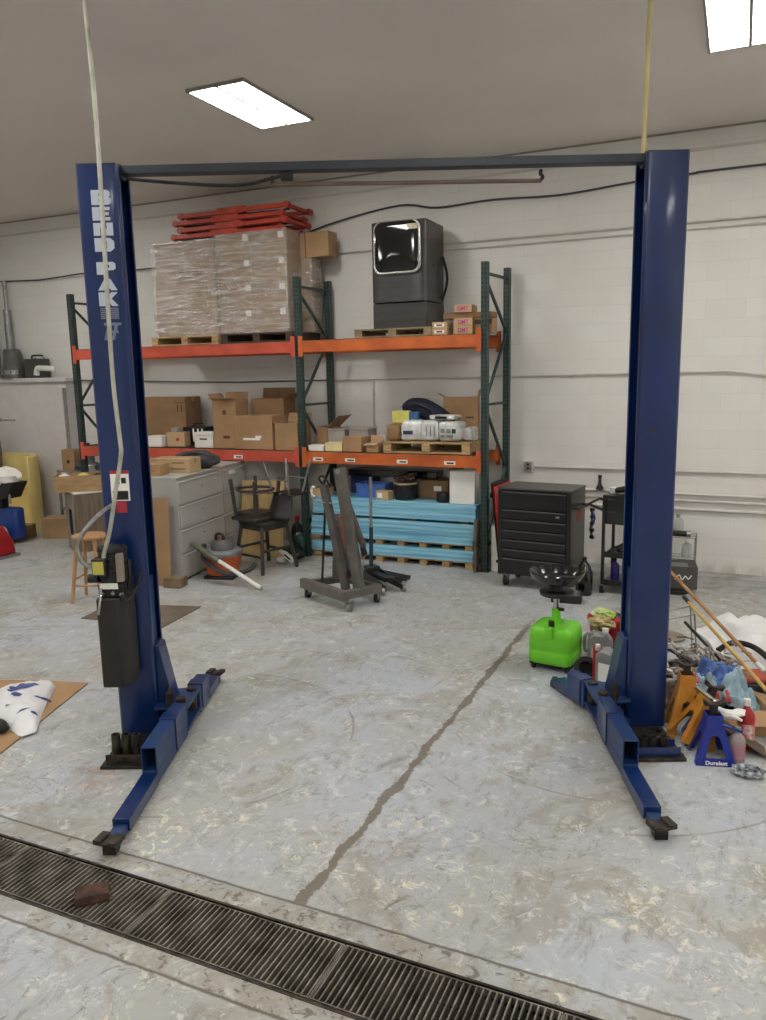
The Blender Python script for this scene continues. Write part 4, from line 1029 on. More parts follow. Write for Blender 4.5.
q.build('slanted_decal', mat('decal_faded', (110, 120, 140)), cols[-1])
MB().cyl((-1.64, .0, 3.44), .012, -.006, .001, 12, 'Y').build('column_bolt', GALV, cols[-1])
MB().cyl((1.63, .0, 1.95), .014, -.006, .001, 12, 'Y').build('column_bolt', GREASE, cols[1])
wl = B(-1.722, -1.606, -.002, -.0003, 1.575, 1.765).build('warning_label', PAPER, cols[-1])
B(-1.722, -1.606, -.0028, -.002, 1.745, 1.765).build('label_header', RED, wl)
B(-1.712, -1.616, -.0028, -.002, 1.582, 1.638).build('label_text_block', DARK, wl)
B(-1.69, -1.665, -.0028, -.002, 1.68, 1.705).box(-1.655, -1.625, -.0028, -.002, 1.685, 1.72).build('label_picture', DARK, wl)
B(-1.70, -1.63, -.002, -.0003, 1.50, 1.57).build('red_label', mat('faded_red_label', (176, 50, 62), .5), cols[-1])
# power unit
pu = thing('power_unit', '', '', (0, 0, 0)); del pu['label']; del pu['category']; pu.parent = lift
pu.location = (-1.688, -.02, 0)
tk = MB().prism([(-.085, -.25), (.040, -.25), (.080, -.21), (.080, -.02), (-.085, -.02)], .45, 1.02).build('oil_tank', mat('tank_black', (38, 35, 31), .55, var=.1), pu, bev=.012)
MB().cyl((.0, -.14, 0), .085, 1.10, 1.29, 24).build('motor', BLACK, pu, bev=.006)
MB().cyl((.0, -.14, 0), .088, 1.29, 1.32, 24).build('motor_end_bell', DARK, pu, bev=.006)
B(-.075, .085, -.22, -.04, 1.02, 1.10).build('valve_block', DARK, pu, bev=.006)
B(-.06, .05, -.232, -.225, 1.075, 1.11).build('white_label', PAPER, pu)
B(-.085, .0, -.27, -.20, 1.16, 1.27).build('switch_box', BLACK, pu, bev=.006)
B(-.078, -.012, -.272, -.270, 1.175, 1.255).build('yellow_label', mat('yellow_label', (190, 184, 84), .6), pu)
B(.05, .085, -.236, -.19, 1.12, 1.29).build('capacitor_cover', mat('worn_cover', (140, 130, 118), .5), pu)
MB().tube([(-.05, -.24, 1.08), (-.045, -.27, 1.03), (-.06, -.28, .93)], .009, 8, curve=4).build('release_lever', CHROME, pu)
MB().tube([(.09, -.16, 1.06), (.105, -.17, 1.14), (.10, -.15, 1.24)], .012, 8, curve=4).build('fitting', DARK, pu)
B(-.06, .06, -.02, .0+.019, 1.0, 1.2).build('mounting_bracket', DARK, pu)
for (x, z) in ((-.05, 1.045), (.02, 1.05), (.07, 1.04)): MB().cyl((x, -.22, z), .013, -.02, .0, 6, 'Y').build('hydraulic_port', GALV, pu)
MB().tube([(.07, -.24, 1.04), (.11, -.24, 1.0), (.125, -.12, 1.05), (.12, -.01, 1.12)], .010, 8, curve=5).build('pressure_hose', RUBBER, pu)
MB().cyl((-.11, -.18, 1.13), .028, -.03, .03, 12, 'X').build('conduit_fitting', BLACK, pu)
MB().tube([(-.06, -.235, 1.01), (.06, -.235, 1.01)], .010, 8).build('clamp_bar', DARK, pu)
for z in (1.14, 1.18, 1.22, 1.26): MB().lathe([(.0865, z-.006), (.0885, z), (.0865, z+.006)], (0, -.14, 0), 24).build('cooling_rib', DARK, pu)
# conduits
pts = [(-1.549, -.3, CZ), (-1.545, -.3, 4.30), (-1.536, -.3, 3.88), (-1.536, -.3, 3.43), (-1.547, -.3, 2.82), (-1.552, -.3, 2.32), (-1.539, -.3, 1.98), (-1.540, -.3, 1.89), (-1.585, -.3, 1.69), (-1.639, -.3, 1.45), (-1.697, -.27, 1.30), (-1.70, -.27, 1.272)]
fc = MB().tube([Lw(*p) for p in pts], .0125, 10, curve=5).build('flexible_conduit', mat('cream_conduit', (188, 186, 172), .4, .3, var=.15, scale=9))
tag(fc, 'pale flexible conduit dropping from the ceiling to the motor on the left column', 'conduit')
pts = [(-1.70, -.0, 1.56), (-1.74, -.12, 1.53), (-1.80, -.25, 1.45), (-1.85, -.27, 1.35), (-1.835, -.27, 1.26), (-1.80, -.26, 1.225), (-1.765, -.255, 1.22)]
lc = MB().tube([Lw(*p) for p in pts], .014, 10, curve=5).build('conduit_loop', GALV)
tag(lc, 'short looping grey conduit beside the black motor on the left column', 'conduit')
cb_ = MB().tube([Lw(1.545, .10, 3.57), Lw(1.55, .10, 4.2), Lw(1.56, .10, CZ)], .014, 8).build('hanging_cable', mat('straw_cable', (206, 188, 134), .5))
tag(cb_, 'straw yellow cable rising from the right column top to the ceiling', 'cable')

# ------------------------------------------------------------------ lateral filing cabinets
def file_cabinet(label, x, y, L, rz, n=4, tab=False):
    r_ = thing('filing_cabinet', label, 'filing cabinet', (x, y, 0), rz, None)
    D, H = .56, 1.195   # local +x is the drawer face, y runs along it
    B(-D, 0, 0, L, .02, H).build('body', CAB, r_, bev=.004); B(-D+.02, -.03, .02, L-.02, 0, .02).build('plinth', DARK, r_)
    B(-D-.003, .012, -.003, L+.003, H, H+.018).build('top', CAB, r_, bev=.003)
    hh_ = (H-.06)/n
    for k in range(n):
        z = .04+k*hh_
        dr = B(0, .018, .012, L-.012, z+.006, z+hh_-.014).build('drawer', CAB, r_, bev=.004)
        B(.018, .026, .012, L-.012, z+hh_-.034, z+hh_-.016).build('drawer_pull', CAB, dr, bev=.003)
        B(.018, .021, L*.5-.02, L*.5+.02, z+hh_*.55, z+hh_*.55+.015).build('lock', GALV, dr)
    return r_
th = math.radians(8.7)
file_cabinet('pale grey four-drawer lateral filing cabinet left of the orange shop vacuum', -5.746, 7.043, 1.08, th)
cb2 = Vector((-5.746, 7.043, 0))+Matrix.Rotation(th, 3, 'Z') @ Vector((0, 1.087, 0))
f2 = file_cabinet('second pale grey filing cabinet further back, with a white oval tag', cb2.x, cb2.y, .68, th)
B(.018, .021, .16, .34, 1.09, 1.14).build('white_tag', PAPER, f2)
ZC = 1.215
def on_cab(u, v): return Vector((-5.746, 7.043, 0))+Matrix.Rotation(th, 3, 'Z') @ Vector((u, v, 0))
p = on_cab(-.25, .50); c1 = carton('long pale carton with a printed end on the filing cabinet', p.x-.30, p.x+.22, ZC, ZC+.17, p.y-.13, .26, th, CARDL, marks=((.1, .12, .16, .01, INK), (.1, .05, .2, .01, INK)))
p = on_cab(-.36, .20); carton('small carton with red marker writing at the near end of the filing cabinet', p.x-.17, p.x+.10, ZC, ZC+.13, p.y-.11, .2, th, CARD, tape=False, marks=((-.09, .06, .012, .06, mat('red_marker', (190, 60, 60), .6)), (.05, .06, .05, .012, mat('red_marker', (1, 1, 1)))))
p = on_cab(-.22, .86)
gb = thing('dark_bag', 'dark grey zipped bag lying behind the long carton on the filing cabinet', 'bag', (p.x, p.y, ZC), th+.3)
blob(0, 0, .10, .30, .17, .12, 8, .15, flat=.098).build('body', mat('charcoal_fabric', (66, 66, 68), .85, var=.2, bump=.3), gb)
MB().tube([(-.25, -.1, .12), (0, -.14, .2), (.25, -.08, .14)], .009, 6, curve=5).build('zip', DARK, gb)

# cardboard sheet, wood block, floor mat beside the cabinet
cs = MB().bar((0, 0, 0), (.0, .05, 1.0), .27, .012, (0, 1, 0)).build('cardboard_sheet', CARD); cs.location = (-5.88, 6.82, .004); cs.rotation_euler = (0, 0, .12)
tag(cs, 'flat cardboard sheet leaning on the end of the filing cabinet behind the left column', 'cardboard')
wbk = B(-.10, .10, -.09, .09, 0, .11).build('wood_block', mat('old_wood_block', (128, 108, 84), .8, var=.2), bev=.004); wbk.location = (-5.70, 6.86, .001); wbk.rotation_euler = (0, 0, .15)
tag(wbk, 'small wooden block on the floor at the near corner of the filing cabinet', 'block')
def sheet(name, label, corners, z, t, m_, cat):
    m2 = MB().prism([(c.x, c.y) for c in corners], z, z+t); c = sum((v for v in corners), Vector())/len(corners)
    m2.v = [(x-c.x, y-c.y, zz) for x, y, zz in m2.v]
    o = m2.build(name, m_, bev=.001); o.location = (c.x, c.y, 0)
    return tag(o, label, cat)
sheet('floor_mat', 'flat brown fibreboard sheet on the floor behind the left column', [gnd(81, 619), gnd(110, 604), gnd(201, 607), gnd(161, 629), gnd(118, 622)], .001, .008, OSB, 'board')
sheet('cardboard_sheet', 'flat tan cardboard sheet on the floor under the white printed sack', [gnd(88, 684), gnd(30, 681), Vector((-5.4, 4.0, 0)), Vector((-4.75, 3.0, 0)), gnd(1, 754)], .001, .01, CARD, 'cardboard')

# white printed sack
sk = thing('feed_sack', 'empty white plastic sack with blue print lying on cardboard', 'sack', (-4.62, 3.86, .012))
outl = [gnd(x, y, .03) for x, y in ((-4, 694), (7, 686), (20, 684), (40, 683), (52, 681), (56, 686), (47, 701), (41, 715), (36, 730), (20, 735), (2, 722), (-14, 714), (-14, 702))]
cx_ = sum(p.x for p in outl)/len(outl); cy_ = sum(p.y for p in outl)/len(outl); sk.location = (cx_, cy_, .012)
def sackf(u, v):
    k = u*len(outl); i = int(k) % len(outl); f_ = k-int(k); a, b = outl[i], outl[(i+1) % len(outl)]
    p_ = a.lerp(b, f_); r_ = v
    x, y = (p_.x-cx_)*r_, (p_.y-cy_)*r_
    z = .07*(1-r_**3)+.022*nz(x*9, y*9, 1)+.015*nz(x*22, y*22, 4)+.02
    if r_ >= .999: z = .004
    return (x, y, max(.004, z))
s_ = MB(); s_.surf(sackf, 60, 14); SK = mat('sack_white', (224, 224, 226), .4, var=.03, bump=.15, bscale=12)
s_.build('sack', SK, sk, angle=180)
def on_sack(pts2, name, m_, dz=.006):
    q = MB(); vs = []
    for (px, py) in pts2:
        g = gnd(px, py, .08); x, y = g.x-cx_, g.y-cy_
        vs.append((x, y, 0))
    return vs
INKB = mat('sack_blue_ink', (62, 76, 140), .5)
def sack_patch(cpx, cpy, a, b, rot, m_, name='print', n=14, seed=0):
    g = gnd(cpx, cpy, .08); q = MB(); cx2, cy2 = g.x-cx_, g.y-cy_
    def zf(x, y):
        # nearest radius fraction
        best = 1.0
        ang = math.atan2(y, x)
        lo = 0
        for i in range(len(outl)):
            A, C_ = outl[i], outl[(i+1) % len(outl)]
            ax, ay, bx_, by_ = A.x-cx_, A.y-cy_, C_.x-cx_, C_.y-cy_
            dx, dy = math.cos(ang), math.sin(ang); ex, ey = bx_-ax, by_-ay
            den = dx*ey-dy*ex
            if abs(den) < 1e-9: continue
            t = (ax*ey-ay*ex)/den; s2 = (ax*dy-ay*dx)/den
            if t > 0 and -.001 <= s2 <= 1.001: lo = t
        r_ = math.hypot(x, y)/lo if lo else 0
        return .07*(1-r_**3)+.022*nz(x*9, y*9, 1)+.015*nz(x*22, y*22, 4)+.02
    def f(u, v):
        t = 2*PI*u; k = v*(1+.35*nz(math.cos(t)*2+seed, math.sin(t)*2, 3))
        lx, ly = a*k*math.cos(t), b*k*math.sin(t)
        x = cx2+lx*math.cos(rot)-ly*math.sin(rot); y = cy2+lx*math.sin(rot)+ly*math.cos(rot)
        return (x, y, zf(x, y)+.004)
    q.surf(f, 24, 4).build(name, m_, sk, angle=180)
sack_patch(22, 689, .09, .05, .5, INKB, seed=1); sack_patch(13, 693, .05, .035, -.4, INKB, seed=5); sack_patch(17, 697, .04, .02, .4, INKB, seed=8); sack_patch(33, 687, .05, .018, .3, INKB, seed=7); sack_patch(43, 695, .06, .012, 1.25, INKB, seed=2); sack_patch(23, 712, .045, .008, 1.0, INKB, seed=3); sack_patch(34, 712, .022, .014, .3, INKB, seed=4); sack_patch(8, 706, .02, .012, .3, GALV, seed=6)
sh_ = thing('black_shoe', 'black object like a boot at the left photo edge beside the sack', 'boot', tuple(gnd(-9, 734)), .3)
blob(0, 0, .055, .13, .06, .06, 5, .1, flat=.053).build('upper', BLACK, sh_); 

# ------------------------------------------------------------------ wooden bar stool
so = thing('bar_stool', 'round-topped varnished wooden bar stool beside the left column', 'stool', (-6.20, 6.13, 0), .35)
MB().lathe([(.0, .675), (.165, .675), (.178, .688), (.178, .70), (.165, .712), (0, .714)], seg=32).build('seat', STOOLW, so)
L4 = [(math.cos(t), math.sin(t)) for t in (PI/4, 3*PI/4, 5*PI/4, 7*PI/4)]
for x, y in L4: MB().tube([(x*.235, y*.235, .0), (x*.13, y*.13, .68)], [.018, .023], 12).build('leg', STOOLW, so)
for i in range(4):
    (a, b), (c, d2) = L4[i], L4[(i+1) % 4]; z = .25 if i % 2 else .19; k = .235-.105*z/.68
    MB().tube([(a*k, b*k, z), (c*k, d2*k, z)], .011, 8).build('rung', STOOLW, so)

# ------------------------------------------------------------------ wood-grain cabinet with wooden box
pcb = thing('wood_grain_cabinet', 'weathered wood-grain cabinet on end with a dark slot, behind the bar stool', 'cabinet', (-8.084, 7.787, 0), math.radians(59.4))
WG = mat('wood_grain_laminate', (132, 118, 102), .6, rgb2=(108, 94, 80), scale=3, stretch=(10, 10, .7))
hC = .80
B(0, .85, 0, .50, .0, hC).build('body', WG, pcb, bev=.003); B(-.006, .86, -.006, .51, hC, hC+.02).build('top', WHITE, pcb)
B(-.012, 0, .03, .47, .02, hC-.02).build('end_panel', mat('end_panel_grey', (150, 142, 134), .6), pcb); B(-.014, -.011, .14, .30, .22, .58).build('slot', HOLLOW_SHADE, pcb)  # opening is a flat dark patch, its inner shade put into the colour
bx_ = thing('wooden_box', 'rough pale wooden box on top of the wood-grain cabinet', 'box', tuple(Vector((-8.084, 7.787, hC+.022))+Matrix.Rotation(math.radians(59.4), 3, 'Z') @ Vector((.32, .22, 0))), math.radians(40))
PW = mat('pale_box_wood', (178, 148, 108), .7, rgb2=(156, 124, 84), scale=4, stretch=(1, 4, 4))
a, b, h_ = .48, .2, .22
B(-a, a, -b, b, 0, .012).box(-a, a, -b, -b+.015, .012, h_).box(-a, a, b-.015, b, .012, h_).box(-a, -a+.015, -b+.015, b-.015, .012, h_).box(a-.015, a, -b+.015, b-.015, .012, h_).build('box', PW, bx_)
pz = Matrix.Rotation(math.radians(40), 3, 'Z')
for (u, v, r1, m_, lb, cat) in ((-.12, -.03, .06, mat('cream_foam', (216, 204, 120), .7), 'cream yellow lump of foam in the wooden box', 'foam'), (.22, .02, .08, mat('pinkish_white', (214, 198, 192), .6), 'whitish crumpled rag at the right in the wooden box', 'rag'), (-.36, 0, .06, WHITE, 'small white pipe fitting at the left in the wooden box', 'fitting'), (.06, .05, .05, DARK, 'dark tool in the middle of the wooden box', 'tool')):
    o = blob(0, 0, r1*.9, r1*1.4, r1, r1*.9, u*10+3, .3).build('box_content', m_); pp = bx_.location+pz @ Vector((u, v, .014)); 
    o.location = (pp.x, pp.y, pp.z+.11); o.name = cat.replace(' ', '_'); tag(o, lb, cat)
fl_ = B(-.44, .44, -.16, .16, 0, .10).build('packing_board', OSB); pp = bx_.location+pz @ Vector((0, 0, .013)); fl_.location = pp; fl_.rotation_euler = (0, 0, math.radians(40)); tag(fl_, 'flat board filling the bottom of the wooden box', 'board')

# ------------------------------------------------------------------ shop vacuum
sv = thing('shop_vacuum', 'orange shop vacuum with a grey motor lid beside the filing cabinet', 'vacuum cleaner', (-5.46, 7.44, 0), .25); sv.scale = (.9, .9, .92)
ORV = mat('vacuum_orange', (196, 92, 40), .4, var=.06)
MB().lathe([(.15, .03), (.19, .05), (.235, .26), (.24, .30), (0, .30)], seg=32, sq=.75).build('tank', ORV, sv)
MB().lathe([(.245, .29), (.25, .33), (.21, .36), (0, .36)], seg=32, sq=.75).build('lid', mat('vac_grey', (128, 130, 134), .45), sv)
MB().lathe([(.15, .355), (.145, .43), (.10, .49), (0, .50)], seg=28).build('motor_head', mat('vac_dark_grey', (96, 96, 98), .5), sv)
MB().tube([(-.06, -.06, .47), (-.04, -.08, .56), (.04, -.08, .56), (.05, -.06, .47)], .018, 10, curve=4).build('handle', mat('handle_black', (40, 36, 34), .5), sv)
MB().cyl((.0, -.09, 0), .025, .47, .53, 12).build('switch', mat('copper_red', (150, 80, 60), .5), sv)
MB().box(-.20, .20, -.20, .20, .0, .04).build('base', BLACK, sv, bev=.01)
hz = MB().tube([(-5.70, 7.42, .36), (-5.60, 7.25, .26), (-5.45, 7.18, .20), (-5.28, 7.10, .16), (-5.12, 7.12, .13), (-5.02, 7.30, .14), (-5.05, 7.5, .16)], .028, 10, curve=6).build('vacuum_hose', mat('hose_dark', (60, 60, 58), .6)); tag(hz, 'dark ribbed vacuum hose curling around the front of the shop vacuum', 'hose')
pv = thing('white_pipe', 'white plastic pipe with a grey end leaning across the shop vacuum', 'pipe', (0, 0, 0))
A_, C_ = Vector((-5.70, 7.20, .42)), Vector((-4.70, 7.06, .025)); mid_ = A_.lerp(C_, .40)
MB().tube([mid_, C_], .024, 14).build('pipe', WHITE, pv); MB().tube([A_, mid_], .034, 14).build('grey_end', mat('drab_grey', (104, 104, 92), .6), pv)

# plywood leaning
ply = MB().bar((0, 0, 0), (0, .16, .98), .60, .018, (0, 1, 0)).build('plywood_sheet', PLY); ply.location = (-5.58, 8.44, .003); ply.rotation_euler = (0, 0, math.radians(8)); tag(ply, 'tan plywood sheet leaning behind the stacked stools', 'plywood')
ply2 = MB().bar((0, 0, 0), (0, .12, .9), .16, .02, (0, 1, 0)).build('wood_plank', PLY); ply2.location = (-5.90, 8.72, .003); tag(ply2, 'narrow wooden plank standing between filing cabinet and plywood', 'plank')

# ------------------------------------------------------------------ stacked dark stools
DW = mat('dark_stained_wood', (52, 46, 41), .5, var=.15)
def dark_stool(label, loc, rz, flip):
    r_ = thing('dark_stool', label, 'stool', loc, rz, None)
    F_ = Matrix.Translation((0, 0, .62)) @ Matrix.Scale(-1, 4, (0, 0, 1)) if flip else Matrix.Identity(4)
    def pb(mb, n, bev=.006): mb.xf(F_); return mb.build(n, DW, r_, bev=bev)
    a = .22
    pb(MB().box(-a, a, -a, a, .56, .61), 'seat', .015)
    pb(MB().box(-a+.03, a-.03, -a+.03, a-.03, .50, .56), 'apron')
    for sx in (-1, 1):
        for sy in (-1, 1): pb(MB().bar((sx*(a+.05), sy*(a+.05), 0), (sx*(a-.03), sy*(a-.03), .555), .042, .042), 'leg')
    for z, sgn in ((.20, 1), (.27, -1)):
        k = a+.05-.08*z/.555
        for q in (-1, 1):
            if sgn > 0: pb(MB().bar((-k, q*k, z), (k, q*k, z), .022, .03), 'rung')
            else: pb(MB().bar((q*k, -k, z), (q*k, k, z), .022, .03), 'rung')
    return r_
dark_stool('dark wooden stool standing upright at the bottom of the stool stack', (-5.20, 7.95, 0), math.radians(-18), False)
up = thing('dark_stool', 'dark wooden stool turned upside down on top of the upright one', 'stool', (-5.27, 7.90, .612), math.radians(-14))
MB().box(-.22, .20, -.21, .21, 0, .05).build('seat', DW, up, bev=.012); MB().box(-.19, .17, -.18, .18, .05, .10).build('apron', DW, up)
for sx, sy in ((-1, -1), (1, -1), (-1, 1), (1, 1)): MB().bar((sx*.17, sy*.17, .06), (sx*.21, sy*.2, .50), .042, .042).build('leg', DW, up, bev=.005)
MB().tube([(.23*math.cos(t), .21*math.sin(t), .37) for t in [2*PI*k/24 for k in range(24)]], .016, 8, close=True).build('foot_ring', DW, up)
MB().tube([(.16*math.cos(t), .14*math.sin(t), .33) for t in [2*PI*k/24 for k in range(24)]], .008, 8, close=True).build('inner_ring', GALV, up)
shc = thing('shell_chair', 'black shell chair with grey tube legs upturned on the stool stack', 'chair', (-4.96, 8.02, .613), math.radians(-12))
def shell(u, v):
    x = (u-.5)*.40; y = -.12+.05*v; z = .015+.30*v
    return (x*(1-.25*v), -.16+.10*math.sin(v*PI*.5)+.06*abs(u-.5)*2, z)
MB().surf(shell, 10, 8).build('backrest', BLACK, shc, solid=.012)
MB().surf(lambda u, v: ((u-.5)*.40, -.06+.34*v, .30+.03*math.cos((u-.5)*PI)), 10, 6).build('seat', BLACK, shc, solid=.014)
for sx, sy in ((-1, -1), (1, -1), (-1, 1), (1, 1)): MB().tube([(sx*.13, sy*.12+.09, .31), (sx*.20, sy*.2+.09, .70)], .012, 8).build('leg', GALV, shc)
MB().tube([(-.165, -.06, .48), (.165, -.06, .48)], .010, 8).build('cross_bar', GALV, shc); MB().tube([(-.165, .24, .48), (.165, .24, .48)], .010, 8).build('cross_bar', GALV, shc)

# clutter between stools and foam
GD = mat('dark_green_glass', (24, 62, 48), .3)
bottle('dark green bottle on the floor left of the foam stacks', -5.10, 8.60, 0, .08, .40, GD, BLACK)
bottle('black bottle behind the green one, left of the foam stacks', -5.24, 8.80, 0, .08, .50, BLACK, RED)
o = blob(0, 0, .09, .12, .12, .09, 12, .35).build('black_bundle', BLACK); o.location = (-5.08, 8.44, .003); tag(o, 'black crumpled bundle in front of the green bottle', 'bundle')
lb_ = B(-.03, .03, -.02, .02, 0, .22).build('white_tagged_box', WHITE, bev=.003); lb_.location = (-4.98, 8.24, .03); lb_.rotation_euler = (.3, -.75, 0); tag(lb_, 'narrow white box tipped over in front of the foam stacks', 'box')
B(-.012, .012, -.0215, -.0205, .05, .15).build('print', DARK, lb_)
o = blob(0, 0, .035, .07, .05, .04, 2, .2).build('white_rag', WHITE); o.location = (-5.16, 8.24, .003); tag(o, 'small crumpled white rag on the floor beside the stool foot', 'rag')
# ------------------------------------------------------------------ engine hoist (folded)
eh = thing('engine_hoist', 'folded grey engine hoist on casters in front of the foam boards', 'engine hoist', (-3.80, 7.0, 0))
eo = Vector((-3.80, 7.0, 0))
def E_(x, y, z): return (x-eo.x, y-eo.y, z)
GP2 = mat('hoist_grey_dark', (84, 80, 75), .5, var=.15, scale=8)
MB().bar(E_(-4.14, 7.02, .15), E_(-3.46, 6.70, .15), .075, .10).build('front_base_beam', GREYP, eh, bev=.004)
MB().bar(E_(-3.50, 6.74, .15), E_(-3.28, 7.12, .15), .075, .085).build('right_base_beam', GREYP, eh, bev=.004)
MB().bar(E_(-4.05, 7.02, .15), E_(-3.78, 7.36, .15), .06, .07).build('left_base_beam', GP2, eh, bev=.004)
MB().bar(E_(-3.80, 7.34, .15), E_(-3.28, 7.10, .15), .06, .07).build('rear_base_beam', GP2, eh, bev=.004)
MB().box(*[v for pr_ in ((-4.0-eo.x, -3.9-eo.x), (6.86-eo.y, 6.965-eo.y), (.2, .202)) for v in pr_]).build('worn_decal', PAPER, eh) if False else None
for x, y in ((-4.06, 6.99), (-3.42, 6.70), (-3.30, 7.08), (-3.80, 7.32)):
    c_ = caster(eh, x-eo.x, y-eo.y, .045, .105, GALV if x == -3.42 else RUBBER)
MB().bar(E_(-3.42, 6.92, .17), E_(-3.625, 6.95, 1.40), .10, .085, (0, 1, 0)).build('mast', GREYP, eh, bev=.004)
MB().bar(E_(-3.53, 6.84, .18), E_(-3.76, 6.86, 1.235), .068, .075, (0, 1, 0)).build('boom', GP2, eh, bev=.004)
MB().bar(E_(-3.60, 7.02, 1.10), E_(-3.39, 6.98, .60), .05, .05, (0, 1, 0)).build('boom_extension', GP2, eh, bev=.004)
MB().bar(E_(-3.40, 6.98, .60), E_(-3.38, 6.98, .52), .035, .06, (0, 1, 0)).build('clevis', DARK, eh)
MB().tube([E_(-3.84, 7.30, .17), E_(-3.74, 7.12, .82)], .012, 8).build('thin_strut', GP2, eh)
MB().tube([E_(-3.88, 6.98, .2), E_(-3.80, 6.95, 1.0)], .013, 8).build('pump_handle', DARK, eh)
MB().bar(E_(-3.84, 7.22, .18), E_(-3.74, 7.10, .86), .06, .085, (0, 1, 0)).build('folded_leg', GREYP, eh, bev=.004)
MB().bar(E_(-3.62, 7.12, .18), E_(-3.70, 7.05, .80), .05, .06, (0, 1, 0)).build('folded_leg', GP2, eh, bev=.004)
MB().bar(E_(-3.52, 6.83, .62), E_(-3.58, 6.82, .96), .03, .012, (0, 1, 0)).build('red_decal', mat('worn_red_decal', (120, 74, 68), .6), eh)
MB().bar(E_(-3.64, 6.90, .42), E_(-3.50, 6.88, .30), .05, .05, (0, 1, 0)).build('hydraulic_ram', BLACK, eh)
MB().cyl((-3.62-eo.x, -.03, 1.37), .03, -.07, .07, 14, 'Y').build('top_pivot', GALV, eh)
MB().tube([E_(-3.76, 6.86, 1.24), E_(-3.80, 6.84, 1.30), E_(-3.74, 6.82, 1.33), E_(-3.68, 6.86, 1.22)], .012, 8, curve=4).build('boom_strap', BLACK, eh)
MB().tube([E_(-3.84, 6.82, 1.22), E_(-3.875, 6.82, 1.205), E_(-3.875, 6.82, 1.14), E_(-3.84, 6.82, 1.12)], .011, 8, curve=4).build('hook', WHITE, eh)
MB().tube([E_(-3.84, 6.82, 1.09), E_(-3.77, 6.82, 1.07), E_(-3.66, 6.84, 1.06)], .009, 8, curve=4).build('hook_cord', GALV, eh)
chn = MB()
pts = [Vector(E_(-3.38, 6.96, .52)).lerp(Vector(E_(-3.40, 6.92, .20)), k/9) for k in range(10)]
for k, p_ in enumerate(pts):
    L_ = [(0, 0, .02), (.012, 0, .012), (.012, 0, -.012), (0, 0, -.02), (-.012, 0, -.012), (-.012, 0, .012)]
    if k % 2: L_ = [(y, x, z) for x, y, z in L_]
    chn.tube([p_+Vector(q_) for q_ in L_], .004, 6, close=True)
chn.build('chain', GALV, eh)

# floor jack
fj = thing('floor_jack', 'black low trolley jack with an upright two-tone handle behind the hoist', 'floor jack', (-3.50, 7.62, 0), math.radians(-38))
JB = mat('jack_black', (34, 33, 32), .4, var=.2)
for y in (-.10, .10): MB().prism([(-.34, .04), (-.36, .11), (-.2, .16), (.12, .12), (.30, .09), (.30, .04)], y-.008, y+.008, plane='XZ').build('side_plate', JB, fj)
MB().bar((-.2, 0, .12), (.18, 0, .13), .10, .05).build('lift_arm', JB, fj, bev=.006)
MB().cyl((.20, 0, 0), .06, .13, .165, 18).build('saddle', GREASE, fj)
for y in (-.13, .13): MB().cyl((.27, y, .04), .04, -.02, .02, 16, 'Y').build('front_wheel', GALV, fj); MB().cyl((-.30, y, .03), .03, -.012, .012, 14, 'Y').build('rear_caster', GREASE, fj)
MB().box(-.30, -.16, -.08, .08, .08, .20).build('handle_socket', JB, fj, bev=.01)
MB().tube([(-.23, 0, .19), (-.23, .01, .64)], .022, 12).build('handle_sleeve', mat('blue_black_foam', (38, 52, 68), .7), fj)
MB().tube([(-.23, .01, .64), (-.235, .02, 1.20)], .017, 12).build('handle', GALV, fj)
tr2 = thing('ratchet_strap', 'dark folded legs and strap of a stand lying right of the floor jack handle', 'stand', (-3.60, 7.95, 0))
for k in range(4):
    a_ = -.6+k*.35; MB().tube([(-.18, .0, .05+.02*k), (.22*math.cos(a_)+.08, .22*math.sin(a_), .03)], .016, 8).build('leg', JB, tr2)
MB().lathe([(.05, .0), (.055, .05), (.03, .10), (0, .11)], (-.18, 0, 0), 14).build('hub', JB, tr2)

# ------------------------------------------------------------------ green oil drain
od = thing('oil_drain', 'bright green wheeled oil drain tank with a black catch pan', 'oil drain', (-1.235, 6.0, 0), math.radians(-6)); od.scale = (.90, .90, .95)
def rsq(cx, cy, hw, hd, r, z, n=6): return [(cx+x, cy+y, z) for x, y in rr_poly(0, 0, hw, hd, r, n)]
rings = []
for z, k in ((.055, .90), (.07, .97), (.16, .985), (.165, .97), (.18, .97), (.185, .985), (.30, .97), (.34, .93), (.365, .84), (.375, .6)): rings.append(rsq(0, 0, .20*k, .19*k, .06*k, z))
n = len(rings[0]); vs = [v for r_ in rings for v in r_]; fs = [(k*n+i, k*n+(i+1) % n, (k+1)*n+(i+1) % n, (k+1)*n+i) for k in range(len(rings)-1) for i in range(n)]
fs += [tuple(range(n))[::-1], tuple(range((len(rings)-1)*n, len(rings)*n))]
mb_ = MB(); mb_.add(vs, fs); mb_.build('tank', GREEN, od, angle=50)
MB().box(-.035, .035, -.21, -.15, .28, .38).build('spine', GREEN, od, bev=.01); MB().cyl((0, -.13, 0), .026, .37, .42, 14).build('drain_cap', BLACK, od); MB().cyl((0, 0, 0), .04, .37, .50, 16).build('collar', GREEN, od, bev=.004)
MB().cyl((0, 0, 0), .026, .50, .66, 16).build('post', CHROME, od); MB().tube([(.03, -.02, .50), (.075, -.03, .50)], .015, 10).build('clamp_knob', BLACK, od)
MB().lathe([(.03, .60), (.14, .615), (.15, .635), (.145, .65), (.06, .655), (.05, .70), (0, .70)], seg=28).build('tool_tray', BLACK, od)
MB().lathe([(.03, .69), (.10, .705), (.20, .745), (.235, .80), (.24, .812), (.235, .82), (.225, .81), (.19, .755), (.09, .72), (0, .715)], seg=40).build('catch_pan', BLACKG, od)
